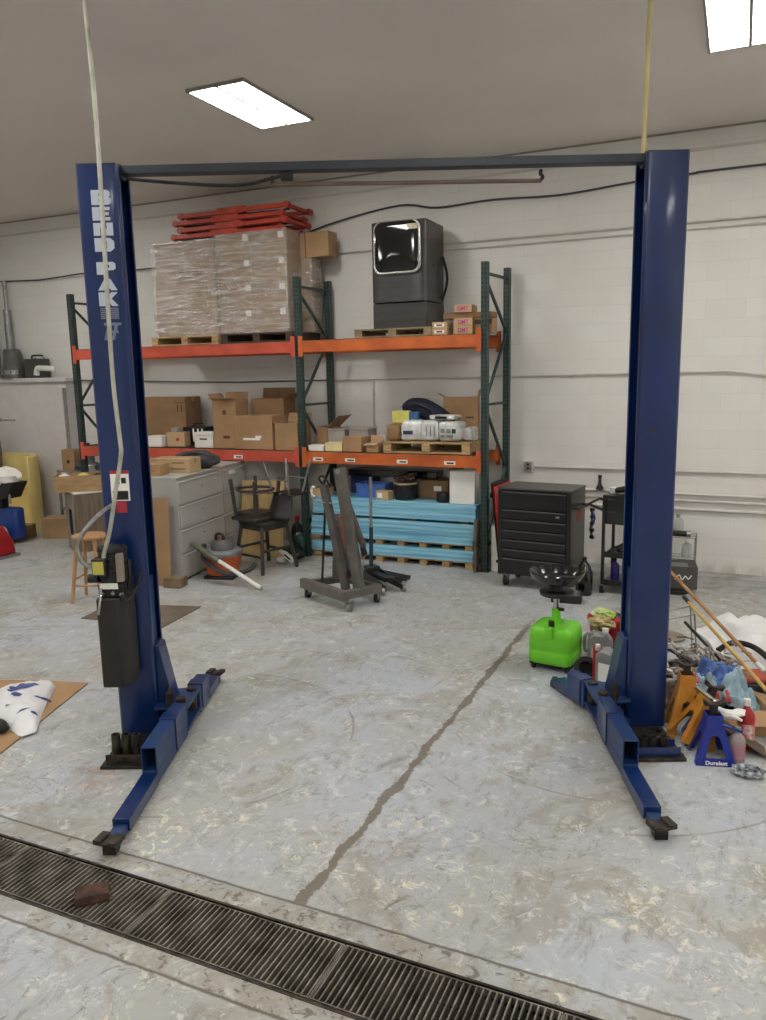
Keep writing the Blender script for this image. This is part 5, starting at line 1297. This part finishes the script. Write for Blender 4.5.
for x in (-.15, .15):
    for y in (-.14, .14): MB().cyl((x, y, .03), .03, -.014, .014, 14, 'X').build('caster', RUBBER, od)
MB().box(-.18, .18, -.17, .17, .045, .06).build('base_plate', BLACK, od)

# ------------------------------------------------------------------ cans and bucket between oil drain and right column
bk2 = thing('red_bucket', 'red bucket filled with green and black rags beside the right column', 'bucket', (-.93, 6.62, .0))
MB().lathe([(.12, 0), (.125, .01), (.155, .25), (.145, .25), (.12, .02), (0, .015)], seg=28).build('body', RED, bk2); MB().lathe([(.157, .22), (.165, .225), (.165, .255), (.15, .26)], seg=28).build('rim', RED, bk2)
tb = bk2
o = blob(0, 0, 0, .13, .12, .09, 21, .3).build('black_rag', BLACK); o.location = (-.93, 6.64, .20); tag(o, 'black cloth stuffed in the red bucket', 'rag')
o = blob(0, 0, 0, .10, .07, .06, 23, .35).build('green_cloth', mat('lime_cloth', (150, 190, 70), .7, rgb2=(220, 224, 170), scale=16)); o.location = (-.96, 6.58, .275); tag(o, 'lime green cloth on top of the red bucket', 'rag')
def jug(label, x, y, z, w_, d_, h_, rz, m_, capm, handle=True, lab=None, tilt=0):
    r_ = thing('oil_jug', label, 'oil jug', (x, y, z), rz); r_.rotation_euler = (0, tilt, rz)
    P_ = [(-w_/2, 0), (w_/2, 0), (w_/2, h_*.72), (w_*.30, h_*.86), (w_*.30, h_*.93), (w_*.08, h_*.93), (w_*.08, h_*.86), (-w_*.3, h_*.90), (-w_/2, h_*.78)]
    MB().prism(P_, -d_/2, d_/2, plane='XZ').build('body', m_, r_, bev=.018)
    MB().cyl((w_*.19, 0, 0), w_*.13, h_*.92, h_, 14).build('cap', capm, r_)
    if handle: MB().tube([(-w_*.42, 0, h_*.86), (-w_*.62, 0, h_*.80), (-w_*.62, 0, h_*.45), (-w_*.46, 0, h_*.40)], .014, 8, curve=4).build('handle', m_, r_)
    if lab:
        B(-w_*.36, w_*.38, -d_/2-.002, -d_/2+.001, h_*.15, h_*.6).build('label', lab, r_)
    return r_
SJ = mat('silver_grey_plastic', (140, 142, 142), .35, .1, var=.08)
jug('silver-grey oil jug standing beside the green oil drain tank', -.90, 6.08, 0, .19, .12, .32, .2, SJ, WHITE, lab=mat('pale_label', (206, 208, 208), .4))
jug('silver oil jug with white label tucked against the right column gusset', -.765, 5.72, 0, .20, .12, .31, -.3, SJ, DARK, lab=PAPER)
rc_ = thing('red_can', 'narrow red can left of the silver oil jug', 'can', (-.875, 5.80, 0), .2); B(-.035, .035, -.06, .06, 0, .26).build('body', RED, rc_, bev=.012); MB().cyl((0, 0, 0), .018, .26, .285, 12).build('cap', WHITE, rc_)
bottle('red bottle with a patterned neck between bucket and column', -.76, 6.36, 0, .055, .34, RED, mat('grey_red', (150, 110, 106), .6))
bottle('white bottle half hidden behind the right column', -.66, 6.25, 0, .06, .34, WHITE, WHITE)
tr3 = MB().lathe([(.05, 0), (.085, 0), (.09, .02), (.085, .04), (.05, .04), (.05, 0)], seg=28).build('rubber_ring', RUBBER); tr3.location = (-.965, 5.82, .075); tr3.rotation_euler = (1.0, .4, 0); tag(tr3, 'black rubber ring leaning on the red can', 'ring')
o = blob(0, 0, .04, .10, .08, .05, 31, .4).build('cream_rag', mat('cream_rag', (196, 178, 128), .9, rgb2=(130, 110, 70), scale=22)); o.location = (-.93, 6.34, .24); tag(o, 'cream and brown rag heaped on a jar behind the oil jugs', 'rag')
bottle('tan jar under the cream rag', -.93, 6.36, 0, .07, .25, mat('tan_bot'  , (120, 110, 92)), BLACK)
o = blob(0, 0, .03, .06, .05, .035, 33, .3).build('blue_rag', mat('blue_white_rag', (130, 160, 200), .9, rgb2=(210, 216, 220), scale=16)); o.location = (-1.0, 6.46, .21); tag(o, 'small blue and white rag beside the cream rag', 'rag')
bottle('small pale jar under the blue rag', -1.0, 6.47, 0, .05, .21, WHITE, WHITE)

# ------------------------------------------------------------------ pile right of the right column
def jack_stand(label, m_, loc, rz, tilt=(0, 0), h=.30, w=.13, txt=None, head=DARK):
    r_ = thing('jack_stand', label, 'jack stand', loc, rz); r_.rotation_euler = (tilt[0], tilt[1], rz)
    body = MB()
    for q in range(4):
        M_ = Matrix.Rotation(q*PI/2, 4, 'Z')
        t = .006
        # each face: an A-shaped plate with an arched cut-out, leaning in
        def pt(x, z): y = -(w-(w-.045)*min(1, z/(h*.86))); return (x, y, z)
        O_ = [(-w, 0), (-w*.62, 0), (-.026, h*.56), (0, h*.60), (.026, h*.56), (w*.62, 0), (w, 0), (.05, h*.80), (.045, h), (-.045, h), (-.05, h*.80)]
        vs = [M_ @ Vector(pt(x, z)) for x, z in O_]; vi = [M_ @ (Vector(pt(x, z))+Vector((0, t, 0))) for x, z in O_]
        n_ = len(O_)
        body.add(vs+vi, [tuple(range(n_)), tuple(range(n_, 2*n_))[::-1]]+[(i, (i+1) % n_, n_+(i+1) % n_, n_+i) for i in range(n_)])
    body.build('frame', m_, r_)
    MB().box(-.02, .02, -.02, .02, h*.7, h+.05).build('ratchet_bar', head, r_)
    MB().prism([(-.055, h+.05), (.055, h+.05), (.06, h+.085), (.02, h+.062), (-.02, h+.062), (-.06, h+.085)], -.022, .022, plane='XZ').build('saddle', head, r_, bev=.003)
    MB().tube([(.04, -.05, h*.82), (.10, -.09, h*.80), (.14, -.10, h*.76)], .008, 8).build('release_handle', m_, r_)
    if txt:
        tm = text_mb(txt, .033, .001, .0008, 1.1); al = math.atan((w-.045)/(h*.86))
        M_ = Matrix.Translation((.0, -w+.012, .022)) @ Matrix.Rotation(PI/2-al, 4, 'X')
        B(-w*.66, w*.66, -w-.001, -w+.010, .0, .045).build('name_strip', m_, r_)
        tm.xf(Matrix.Translation((0, -w-.0025, .021)) @ Matrix.Rotation(PI/2, 4, 'X')).build('lettering', PAPER, r_)
    return r_
JO = mat('jack_orange', (196, 134, 44), .4, rgb2=(168, 106, 30), scale=8)
JBL = mat('jack_blue', (26, 46, 140), .35, var=.08)
jack_stand('tall orange jack stand upright against the right lift column', JO, (-.215, 5.13, 0), math.radians(12), h=.40, w=.125, head=GREASE)
jack_stand('orange jack stand tilted against the taller orange one', JO, (-.17, 4.96, .03), math.radians(30), tilt=(.0, .38), h=.31, w=.11, head=GREASE)
jack_stand('blue jack stand with white lettering in front of the cardboard box', JBL, (-.045, 4.83, 0), math.radians(16), h=.285, w=.115, txt='Duralast', head=DARK)
jack_stand('second blue jack stand mostly hidden behind the lettered one', JBL, (-.10, 5.06, 0), math.radians(8), h=.20, w=.12, head=DARK)
cbx = carton('open cardboard box under the blue towels right of the orange jack stands', -.07, .24, 0, .17, 5.20, .34, math.radians(20), CARD, opn=(('r', 110), ('f', 120)), fl=.12)
scp = thing('cardboard_flap', 'dark cardboard piece propped between blue jack stand and red bottle', 'cardboard', (.06, 5.02, 0), .4)
MB().bar((-.12, 0, .20), (.17, -.1, .01), .14, .006, (0, 0, 1)).build('piece', mat('dark_cardboard', (86, 72, 58), .85), scp)
# towels
def towel(label, corners, m_, seed, amp=.09, nu=44, nv=34, th=.006):
    A_, B_, C2, D_ = [Vector(c) for c in corners]; c = (A_+B_+C2+D_)/4
    def f(u, v):
        p_ = (A_*(1-u)+B_*u)*(1-v)+(D_*(1-u)+C2*u)*v
        k = amp*(nz(u*3+seed, v*3, 0)+.6*nz(u*6+seed, v*7, 2)+.35*nz(u*13, v*13+seed, 5))+.05*math.sin(PI*u)*math.sin(PI*v)
        e = .03*Vector((nz(u*2, v*2+seed, 7), nz(u*2+seed, v*2, 9), 0))
        p_ = p_+Vector((0, -.25*k, k))+e
        return p_-c
    o = MB().surf(f, nu, nv).build('shop_towel', m_, solid=th, angle=180); o.location = c; o.name = 'shop_towel'
    return tag(o, label, 'towel')
TB = mat('towel_light_blue', (150, 176, 188), .95, var=.1, scale=14, bump=.4, bscale=90)
TD = mat('towel_royal_blue', (82, 110, 168), .95, var=.1, scale=14, bump=.4, bscale=90)
TP = mat('towel_pink', (206, 104, 120), .95, var=.1, bump=.3)
towel('pale blue towel draped over the cardboard box corner on the right', [at(712, 694, 5.22), at(732, 668, 5.62), at(768, 712, 5.50), at(744, 716, 5.14)], TB, 4)
towel('royal blue towel on top of the rag heap', [at(688, 680, 5.40), at(708, 660, 5.65), at(740, 670, 5.62), at(722, 696, 5.24)], TD, 9)
towel('light blue towel at the left front of the rag heap', [at(684, 690, 5.18), at(700, 676, 5.32), at(728, 698, 5.16), at(706, 706, 5.06)], TB, 14)
towel('pink rag at the left end of the blue towels', [at(684, 684, 5.25), at(694, 674, 5.35), at(704, 682, 5.30), at(694, 690, 5.18)], TP, 19, .04, 14, 12)
towel('coral red rag hanging at the front edge of the cardboard box', [at(714, 696, 5.14), at(724, 690, 5.22), at(734, 702, 5.20), at(718, 703, 5.10)], mat('coral_rag', (196, 84, 84), .95), 25, .03, 12, 10)
towel('cream rag above the orange jack stands', [at(680, 672, 5.20), at(692, 668, 5.35), at(696, 690, 5.25), at(688, 692, 5.10)], mat('cream_rag2', (206, 184, 134), .95), 29, .03, 12, 10)
# metal scrap heap, countable pieces
rnd = random.Random(11)
scrap = MB()
for k in range(90):
    x, y = rnd.uniform(-.36, .12), rnd.uniform(5.5, 6.25); z = rnd.uniform(.03, .26)
    a = rnd.uniform(0, PI); L_ = rnd.uniform(.06, .17); dz = rnd.uniform(-.05, .05)
    scrap.tube([(x, y, z), (x+L_*.5*math.cos(a), y+L_*.5*math.sin(a), max(.015, z+dz+.02)), (x+L_*math.cos(a), y+L_*math.sin(a), max(.015, z+dz))], rnd.uniform(.006, .013), 6, curve=3)
for k in range(60):
    x, y, z = rnd.uniform(-.36, .08), rnd.uniform(5.4, 6.2), rnd.uniform(.02, .2)
    scrap.cbox((x, y, z+.02), (rnd.uniform(.03, .1), rnd.uniform(.03, .08), rnd.uniform(.02, .05)), rnd.uniform(0, 3), rnd.uniform(-.5, .5))
so_ = scrap.build('metal_scrap', mat('mixed_scrap', (196, 188, 180), .4, .4, rgb2=(60, 44, 40), scale=12)); tag(so_, 'heap of small metal scrap and rods right of the right column', 'scrap', kind='stuff')
mound = blob(-.14, 5.82, 0.0, .34, .42, .13, 41, .3, flat=0).build('dirt_heap', mat('rusty_heap', (96, 70, 60), .9, rgb2=(44, 36, 34), scale=14, bump=.8)); tag(mound, 'rusty brown heap of rubbish under the metal scrap', 'rubbish', kind='stuff')
wrk = thing('wire_basket', 'grey wire rack lying tilted on the scrap heap by the column', 'wire rack', (-.36, 6.30, .02), .2)
q = [(-.16, 0, .0), (-.14, 0, .34), (.14, .05, .40), (.17, .05, .05)]
MB().tube(q, .008, 8, close=True).build('front_frame', GALV, wrk); MB().tube([(x, y+.22, z) for x, y, z in q], .008, 8, close=True).build('rear_frame', GALV, wrk)
for x, y, z in q: MB().tube([(x, y, z), (x, y+.22, z)], .006, 6).build('side_wire', GALV, wrk)
st2 = thing('stool_seat_disc', 'round brown wooden disc on the floor behind the wire rack', 'disc', (-.46, 7.00, 0)); MB().lathe([(.13, 0), (.14, .006), (.14, .02), (0, .022)], seg=28).build('disc', mat('brown_disc', (136, 122, 108), .7), st2)
for i, (a, b, r_, m_, lb) in enumerate((((-.30, 6.35, .36), (.02, 6.05, .14), .012, BLACK, 'black-handled rod lying above the scrap heap'), ((-.42, 6.0, .26), (-.18, 5.9, .18), .013, BLACK, 'short black screwdriver handle in the scrap heap'))):
    o = MB().tube([a, b], r_, 10).build('tool_rod', m_); tag(o, lb, 'tool')
rg_ = MB().lathe([(.035, 0), (.055, 0), (.06, .02), (.055, .04), (.035, .04), (.035, 0)], seg=24).build('metal_ring', GALV); rg_.location = (-.08, 5.60, .20); rg_.rotation_euler = (.9, .2, 0); tag(rg_, 'round silver bearing ring on top of the scrap heap', 'ring')
rr = thing('red_creeper_board', 'long orange-red board lying under the broom handles', 'board', (.19, 6.05, .03), math.radians(24))
MB().box(-.34, .34, -.10, .10, .05, .085).build('board', mat('board_red', (168, 78, 54), .6), rr, bev=.01); MB().box(-.30, .40, -.12, .12, 0, .05).build('black_tray', BLACK, rr, bev=.01)
tub = MB().tube([(-.05, 6.35, .16), (.05, 6.45, .20), (.20, 6.40, .20), (.34, 6.15, .16), (.46, 5.85, .08), (.50, 5.7, .03)], .022, 10, curve=6).build('rubber_tube', RUBBER); tag(tub, 'black rubber tube arching behind the broom handles', 'tube')
# broom handles
def pole(label, a, b, r_, m_, tip, tipl, cap):
    a, b = Vector(a), Vector(b); rt = thing('broom_handle', label, 'pole', tuple((a+b)/2)); c = (a+b)/2
    t = tipl/(b-a).length
    MB().tube([a-c, b-c], r_, 12).build('shaft', m_, rt)
    if tip: MB().tube([a-c, a.lerp(b, t)-c], r_*1.25, 12).build('grip', tip, rt)
    if cap: MB().tube([a.lerp(b, 1-t)-c, b-c], r_*1.2, 12).build('ferrule', cap, rt)
BW = mat('broom_wood', (176, 134, 88), .5, rgb2=(150, 104, 62), scale=4, stretch=(1, 1, 4))
YW = mat('yellow_wood', (190, 156, 84), .45, var=.1)
pole('longer brown broom handle leaning over the scrap heap', at(668, 569, 7.0), at(765, 672, 5.75), .014, BW, None, .1, WHITE)
pole('yellow broom handle with a black grip, nearer the scrap heap', at(684, 597, 6.5), at(768, 692, 5.35), .013, YW, BLACK, .09, None)
# bottles in front
bottle('red and white detergent bottle with a white cap at the right of the pile', .142, 5.06, 0, .05, .31, mat('red_bot2', (180, 34, 44), .4), WHITE, labm=mat('red_white_label', (226, 214, 210), .5, rgb2=(190, 60, 66), scale=30))
_b = bpy.data.objects['bottle'] 
bottle('clear pinkish bottle with a small round cap in front of the red one', .095, 4.83, 0, .045, .22, mat('pink_clear', (176, 160, 160), .2, alpha=.8, var=.1), mat('cap_olive', (130, 140, 110), .5), name='clear_bottle', labm=mat('rose_label', (178, 130, 140), .6))
for i, (z, lb) in enumerate(((.30, 'white work glove lying across the blue jack stand and red bottle'),)):
    gl_ = thing('work_glove', lb, 'glove', (.045, 4.93, .26), math.radians(18))
    MB().tube([(-.11, 0, .035), (-.04, -.01, .0), (.03, -.01, -.01)], [.022, .028, .03], 10, curve=4).build('cuff', PAPER, gl_)
    for j in range(4): MB().tube([(.02, .03-.018*j, -.01), (.06, .03-.022*j, .005), (.10-.01*j, .03-.024*j, -.0)], [.012, .011, .008], 8, curve=3).build('finger', PAPER, gl_)
    MB().tube([(.0, -.03, -.01), (.03, -.06, -.01), (.05, -.07, -.02)], [.012, .010, .008], 8, curve=3).build('thumb', PAPER, gl_)
o = blob(0, 0, .03, .085, .05, .035, 51, .45, fr=3.2).build('crumpled_rag', mat('print_rag', (190, 196, 198), .8, rgb2=(40, 48, 66), scale=26)); o.location = tuple(gnd(747, 776)); tag(o, 'crumpled blue-black and white rag at the front of the pile', 'rag')
sv2 = thing('chrome_wrench', 'shiny chrome bar resting on the blue jack stand', 'tool', (-.09, 4.95, .36)); MB().tube([(-.06, 0, .03), (.05, -.05, -.03)], .013, 10).build('bar', CHROME, sv2); MB().lathe([(.018, -.01), (.022, 0), (.018, .01), (0, .01)], (.055, -.05, -.03), 12).build('head', CHROME, sv2)
# dust sheet
ds = MB()
def dsf(u, v):
    A4, B4, C4, D4 = Vector((.0, 6.35)), Vector((1.8, 6.0)), Vector((1.6, 8.9)), Vector((-.30, 7.35))
    q4 = (A4*(1-u)+B4*u)*(1-v)+(D4*(1-u)+C4*u)*v; x, y = q4
    e = min(u, v, 1-u, 1-v)*6; e = max(0, min(1, e)); e = e*e*(3-2*e)
    z = .008+e*(.09+.14*nz(x*1.1, y*1.2, 3)+.16*abs(nz(x*2.6+y*1.7, y*1.5-x, 8))+.05*abs(nz(x*6, y*5, 2)))
    return (x+.10*nz(x*2, y*2, 5)+(.10-.30*u if v > .8 else 0)*(v-.8)*0, y+.10*nz(x*2, y*2, 9), max(.006, z))
d_ = ds.surf(dsf, 80, 70).build('dust_sheet', mat('white_sheet', (224, 224, 224), .6, var=.04), angle=180); tag(d_, 'big crumpled white plastic dust sheet on the floor at the right edge', 'sheet')

# ------------------------------------------------------------------ far left
wc = thing('white_cabinet', 'tall white walk-in cooler cabinet against the wall at far left', 'cabinet', (-10.62, 9.36, 0))
WCM = mat('cooler_white', (206, 202, 200), .5, var=.03)
B(-.9, 1.10, -.16, .15, 0, 2.36).build('body', WCM, wc, bev=.008); B(-.75, 1.03, -.18, -.16, .1, 2.22).build('door', WCM, wc, bev=.006); B(1.04, 1.10, -.172, -.16, 0, 2.2).build('door_edge', GALV, wc)
B(-.92, 1.12, -.19, .155, 2.28, 2.30).build('trim', mat('seam_grey', (150, 148, 146), .5), wc)
mo = thing('blower_motor', 'dark grey tapered blower motor on top of the white cabinet', 'motor', (-10.75, 9.33, 2.362)); mo.scale = (.62, .62, 1); MB().lathe([(.30, 0), (.29, .1), (.25, .16), (.22, .42), (.19, .46), (0, .46)], seg=24).build('housing', mat('motor_grey', (92, 90, 88), .6), mo); MB().lathe([(.31, .06), (.305, .13)], seg=24).build('vent_ring', GALV, mo)
for k in range(10):
    t = 2*PI*k/10; B(-.01, .01, -.006, .006, .07, .12).xf(Matrix.Rotation(t, 4, 'Z') @ Matrix.Translation((0, -.315, 0))).build('vent_slot', BLACK, mo)
cbt = thing('car_battery', 'dark box with a handle strap beside the blower motor', 'battery', (-10.28, 9.38, 2.362)); B(-.16, .16, -.11, .11, 0, .30).build('case', mat('charcoal', (70, 68, 66), .5), cbt, bev=.01); MB().tube([(-.1, 0, .30), (-.08, 0, .35), (.1, 0, .35), (.14, 0, .34)], .014, 8, curve=3).build('strap', BLACK, cbt)
for x in (-.1, .1): MB().cyl((x, .06, 0), .018, .30, .325, 10).build('terminal', GALV, cbt)
wt = MB().tube([(-.17, 0, .04), (-.13, 0, .16), (.0, 0, .17), (.34, .02, .15)], .055, 12, curve=5).build('white_duct', WHITE); wt.location = (-10.02, 9.24, 2.372); wt.scale = (.8, .8, .8); tag(wt, 'white bent duct elbow lying on the white cabinet edge', 'duct')
# yellow tub (half drum)
yt = thing('yellow_half_drum', 'tall yellow plastic drum cut open at the side, far left', 'drum', (-10.45, 8.68, 0))
YL = mat('drum_yellow', (232, 212, 146), .5, rgb2=(220, 196, 122), scale=2)
R1, H1 = .62, 1.18; q = MB(); A0, A1 = math.radians(-8), math.radians(235); N_ = 40
def ring_pt(t, r_, z): return (r_*math.cos(t), r_*math.sin(t)*.7, z)
vs = []; 
for i in range(N_+1):
    t = A0+(A1-A0)*i/N_; hh_ = H1
    vs += [ring_pt(t, R1, 0), ring_pt(t, R1, hh_), ring_pt(t, R1-.06, hh_), ring_pt(t, R1-.06, 0)]
fs = [(4*i+k, 4*i+(k+1) % 4, 4*(i+1)+(k+1) % 4, 4*(i+1)+k) for i in range(N_) for k in range(4)]+[(0, 1, 2, 3), (4*N_+3, 4*N_+2, 4*N_+1, 4*N_)]
q.add(vs, fs); q.build('shell', YL, yt, bev=.01); MB().lathe([(0, 0), (R1-.06, 0), (R1-.06, .05), (0, .05)], seg=40).xf(Matrix.Scale(.7, 4, (0, 1, 0))).build('floor', YL, yt)
hd = thing('hand_truck', 'blue and white loaded hand cart at the left photo edge', 'hand cart', (-9.62, 7.98, 0))
BL2 = mat('cart_blue', (34, 66, 140), .45)
B(-.2, .24, -.06, .12, .06, .52).build('blue_panel', BL2, hd, bev=.04); MB().tube([(-.2, -.09, .1), (-.2, -.09, .78), (.15, -.09, .82), (.2, -.09, .60)], .02, 10, curve=5).build('frame', GALV, hd)
for x in (-.05, .02): pass
wh = MB().lathe([(.08, -.02), (.13, -.025), (.14, 0), (.13, .025), (.08, .02)], (.02, -.14, .14), 24, 'Y').build('wheel', GALV, hd); MB().lathe([(0, -.015), (.09, -.015), (.09, .015), (0, .015)], (.02, -.14, .14), 20, 'Y').build('hub', WHITE, wh)
MB().prism([(-.22, .66), (.16, .66), (.32, .90), (-.22, .92)], -.12, .15, plane='XZ').build('black_bin', BLACK, hd, bev=.015)
MB().bar((-.05, 0, .5), (-.05, 0, .68), .1, .1).build('support', DARK, hd)
o = blob(0, 0, .10, .28, .16, .15, 61, .2).build('white_pillow', WHITE); o.location = (-9.60, 7.99, .86); tag(o, 'white pillow stuffed in the black bin of the hand cart', 'pillow')
rm = thing('red_machine', 'red moulded machine housing with a grey foot at the far left edge', 'machine', (-9.10, 7.20, 0)); MB().prism([(-.3, .03), (.30, .03), (.26, .22), (.10, .40), (-.3, .42)], -.2, .2, plane='XZ').build('housing', mat('machine_red', (150, 24, 32), .35), rm, bev=.03); B(-.32, .34, -.22, .22, 0, .035).build('foot', GALV, rm); MB().tube([(-.1, -.21, .14), (.0, -.22, .22), (.12, -.21, .14)], .02, 8, curve=4).build('handle_slot', DARK, rm)
# boxes on floor at far left
carton('long low cardboard box on the floor in front of the red crate, far left', -9.42, -8.85, 0, .30, 8.42, .32, math.radians(20), CARD)
carton('low cardboard box beside the yellow drum, far left', -9.95, -9.55, 0, .20, 8.15, .25, math.radians(20), CARDD)
tote('red plastic crate on a shelf behind the long cardboard box, far left', -9.20, 9.14, .36, .50, .3, .20, mat('crate_red', (156, 42, 30), .5))
sh3 = thing('low_shelf', 'low grey shelf unit cluttered with tools at far left under the rack', 'shelf', (-9.20, 9.16, 0))
GS = mat('shelf_grey', (140, 136, 130), .6)
for x in (-.38, .38):
    for y in (-.2, .2): B(x-.015, x+.015, y-.015, y+.015, 0, .95).build('post', GS, sh3)
for z in (.33, .80, .86, .92): B(-.4, .4, -.22, .22, z, z+.022).build('shelf_board', GS, sh3)
carton('upright cardboard box with a dark mark on the cluttered shelf, far left', -9.55, -9.29, .945, 1.26, 9.02, .2, 0, CARD, marks=((.0, .13, .06, .05, DARK),))
jgs = jug('grey plastic jug on the cluttered shelf, far left', -9.10, 9.10, .945, .18, .13, .42, 0, mat('jug_grey', (126, 130, 136), .5), BLACK)
o = blob(0, 0, .07, .24, .12, .075, 71, .3, flat=.068).build('grey_tool_bag', mat('bag_grey', (96, 98, 104), .8)); o.location = (-9.0, 9.0, .945); o.name = 'grey_tool_bag'; tag(o, 'grey tool bag slumped at the front of the cluttered shelf', 'bag')
o = blob(0, 0, .06, .12, .10, .07, 73, .35).build('dark_parts', mat('dark_parts', (50, 46, 44), .6, var=.4, scale=20)); o.location = (-9.2, 9.13, .575); tag(o, 'dark machine parts heaped in the red crate', 'parts')
ye = MB().tube([(-9.0, 8.93, .96), (-8.98, 8.90, 1.2), (-8.9, 8.88, 1.36), (-8.86, 8.90, 1.2)], .018, 8, curve=5).build('yellow_strap', mat('yellow_strap', (204, 188, 60), .5)); tag(ye, 'yellow strap looped over the clutter below the left rack post', 'strap')
carton('small white carton on the clutter shelf right end', -8.92, -8.80, .945, 1.05, 8.84, .16, 0, WHITE, tape=False)
jug('grey machine part on the middle shelf just left of the blue column', -8.42, 8.95, ZM, .2, .14, .24, 0, GALV, BLACK)
carton('white box beside the left column on the middle shelf', -8.30, -8.08, ZM, ZM+.14, 8.80, .2, 0, WHITE, tape=False)
# items at left edge against cabinet: dark coat on hook rail
hr = thing('hook_rail', 'short metal arm on the wall with a hanging grey cloth at the left edge', 'hook rail', (-10.35, 8.80, 1.72)); MB().tube([(-.35, 0, 0), (.12, 0, 0)], .012, 8).build('arm', GALV, hr); B(-.3, -.26, 0, .08, -.03, .03).build('plate', GALV, hr)
co = blob(0, 0, 0, .17, .08, .48, 81, .15).build('grey_cloth', mat('grey_cloth', (96, 94, 92), .9)); co.location = (-10.72, 8.76, 1.22); tag(co, 'long grey cloth hanging below the metal arm at the left edge', 'cloth')

# ------------------------------------------------------------------ world, render settings
wd = bpy.data.worlds.new('world'); wd.use_nodes = True; wd.node_tree.nodes['Background'].inputs[0].default_value = (.8, .85, 1, 1); wd.node_tree.nodes['Background'].inputs[1].default_value = .05
scene.world = wd
vs_ = scene.view_settings; vs_.view_transform = 'Standard'; vs_.look = 'None'; vs_.gamma = 1; vs_.use_curve_mapping = False; vs_.exposure = 0.55
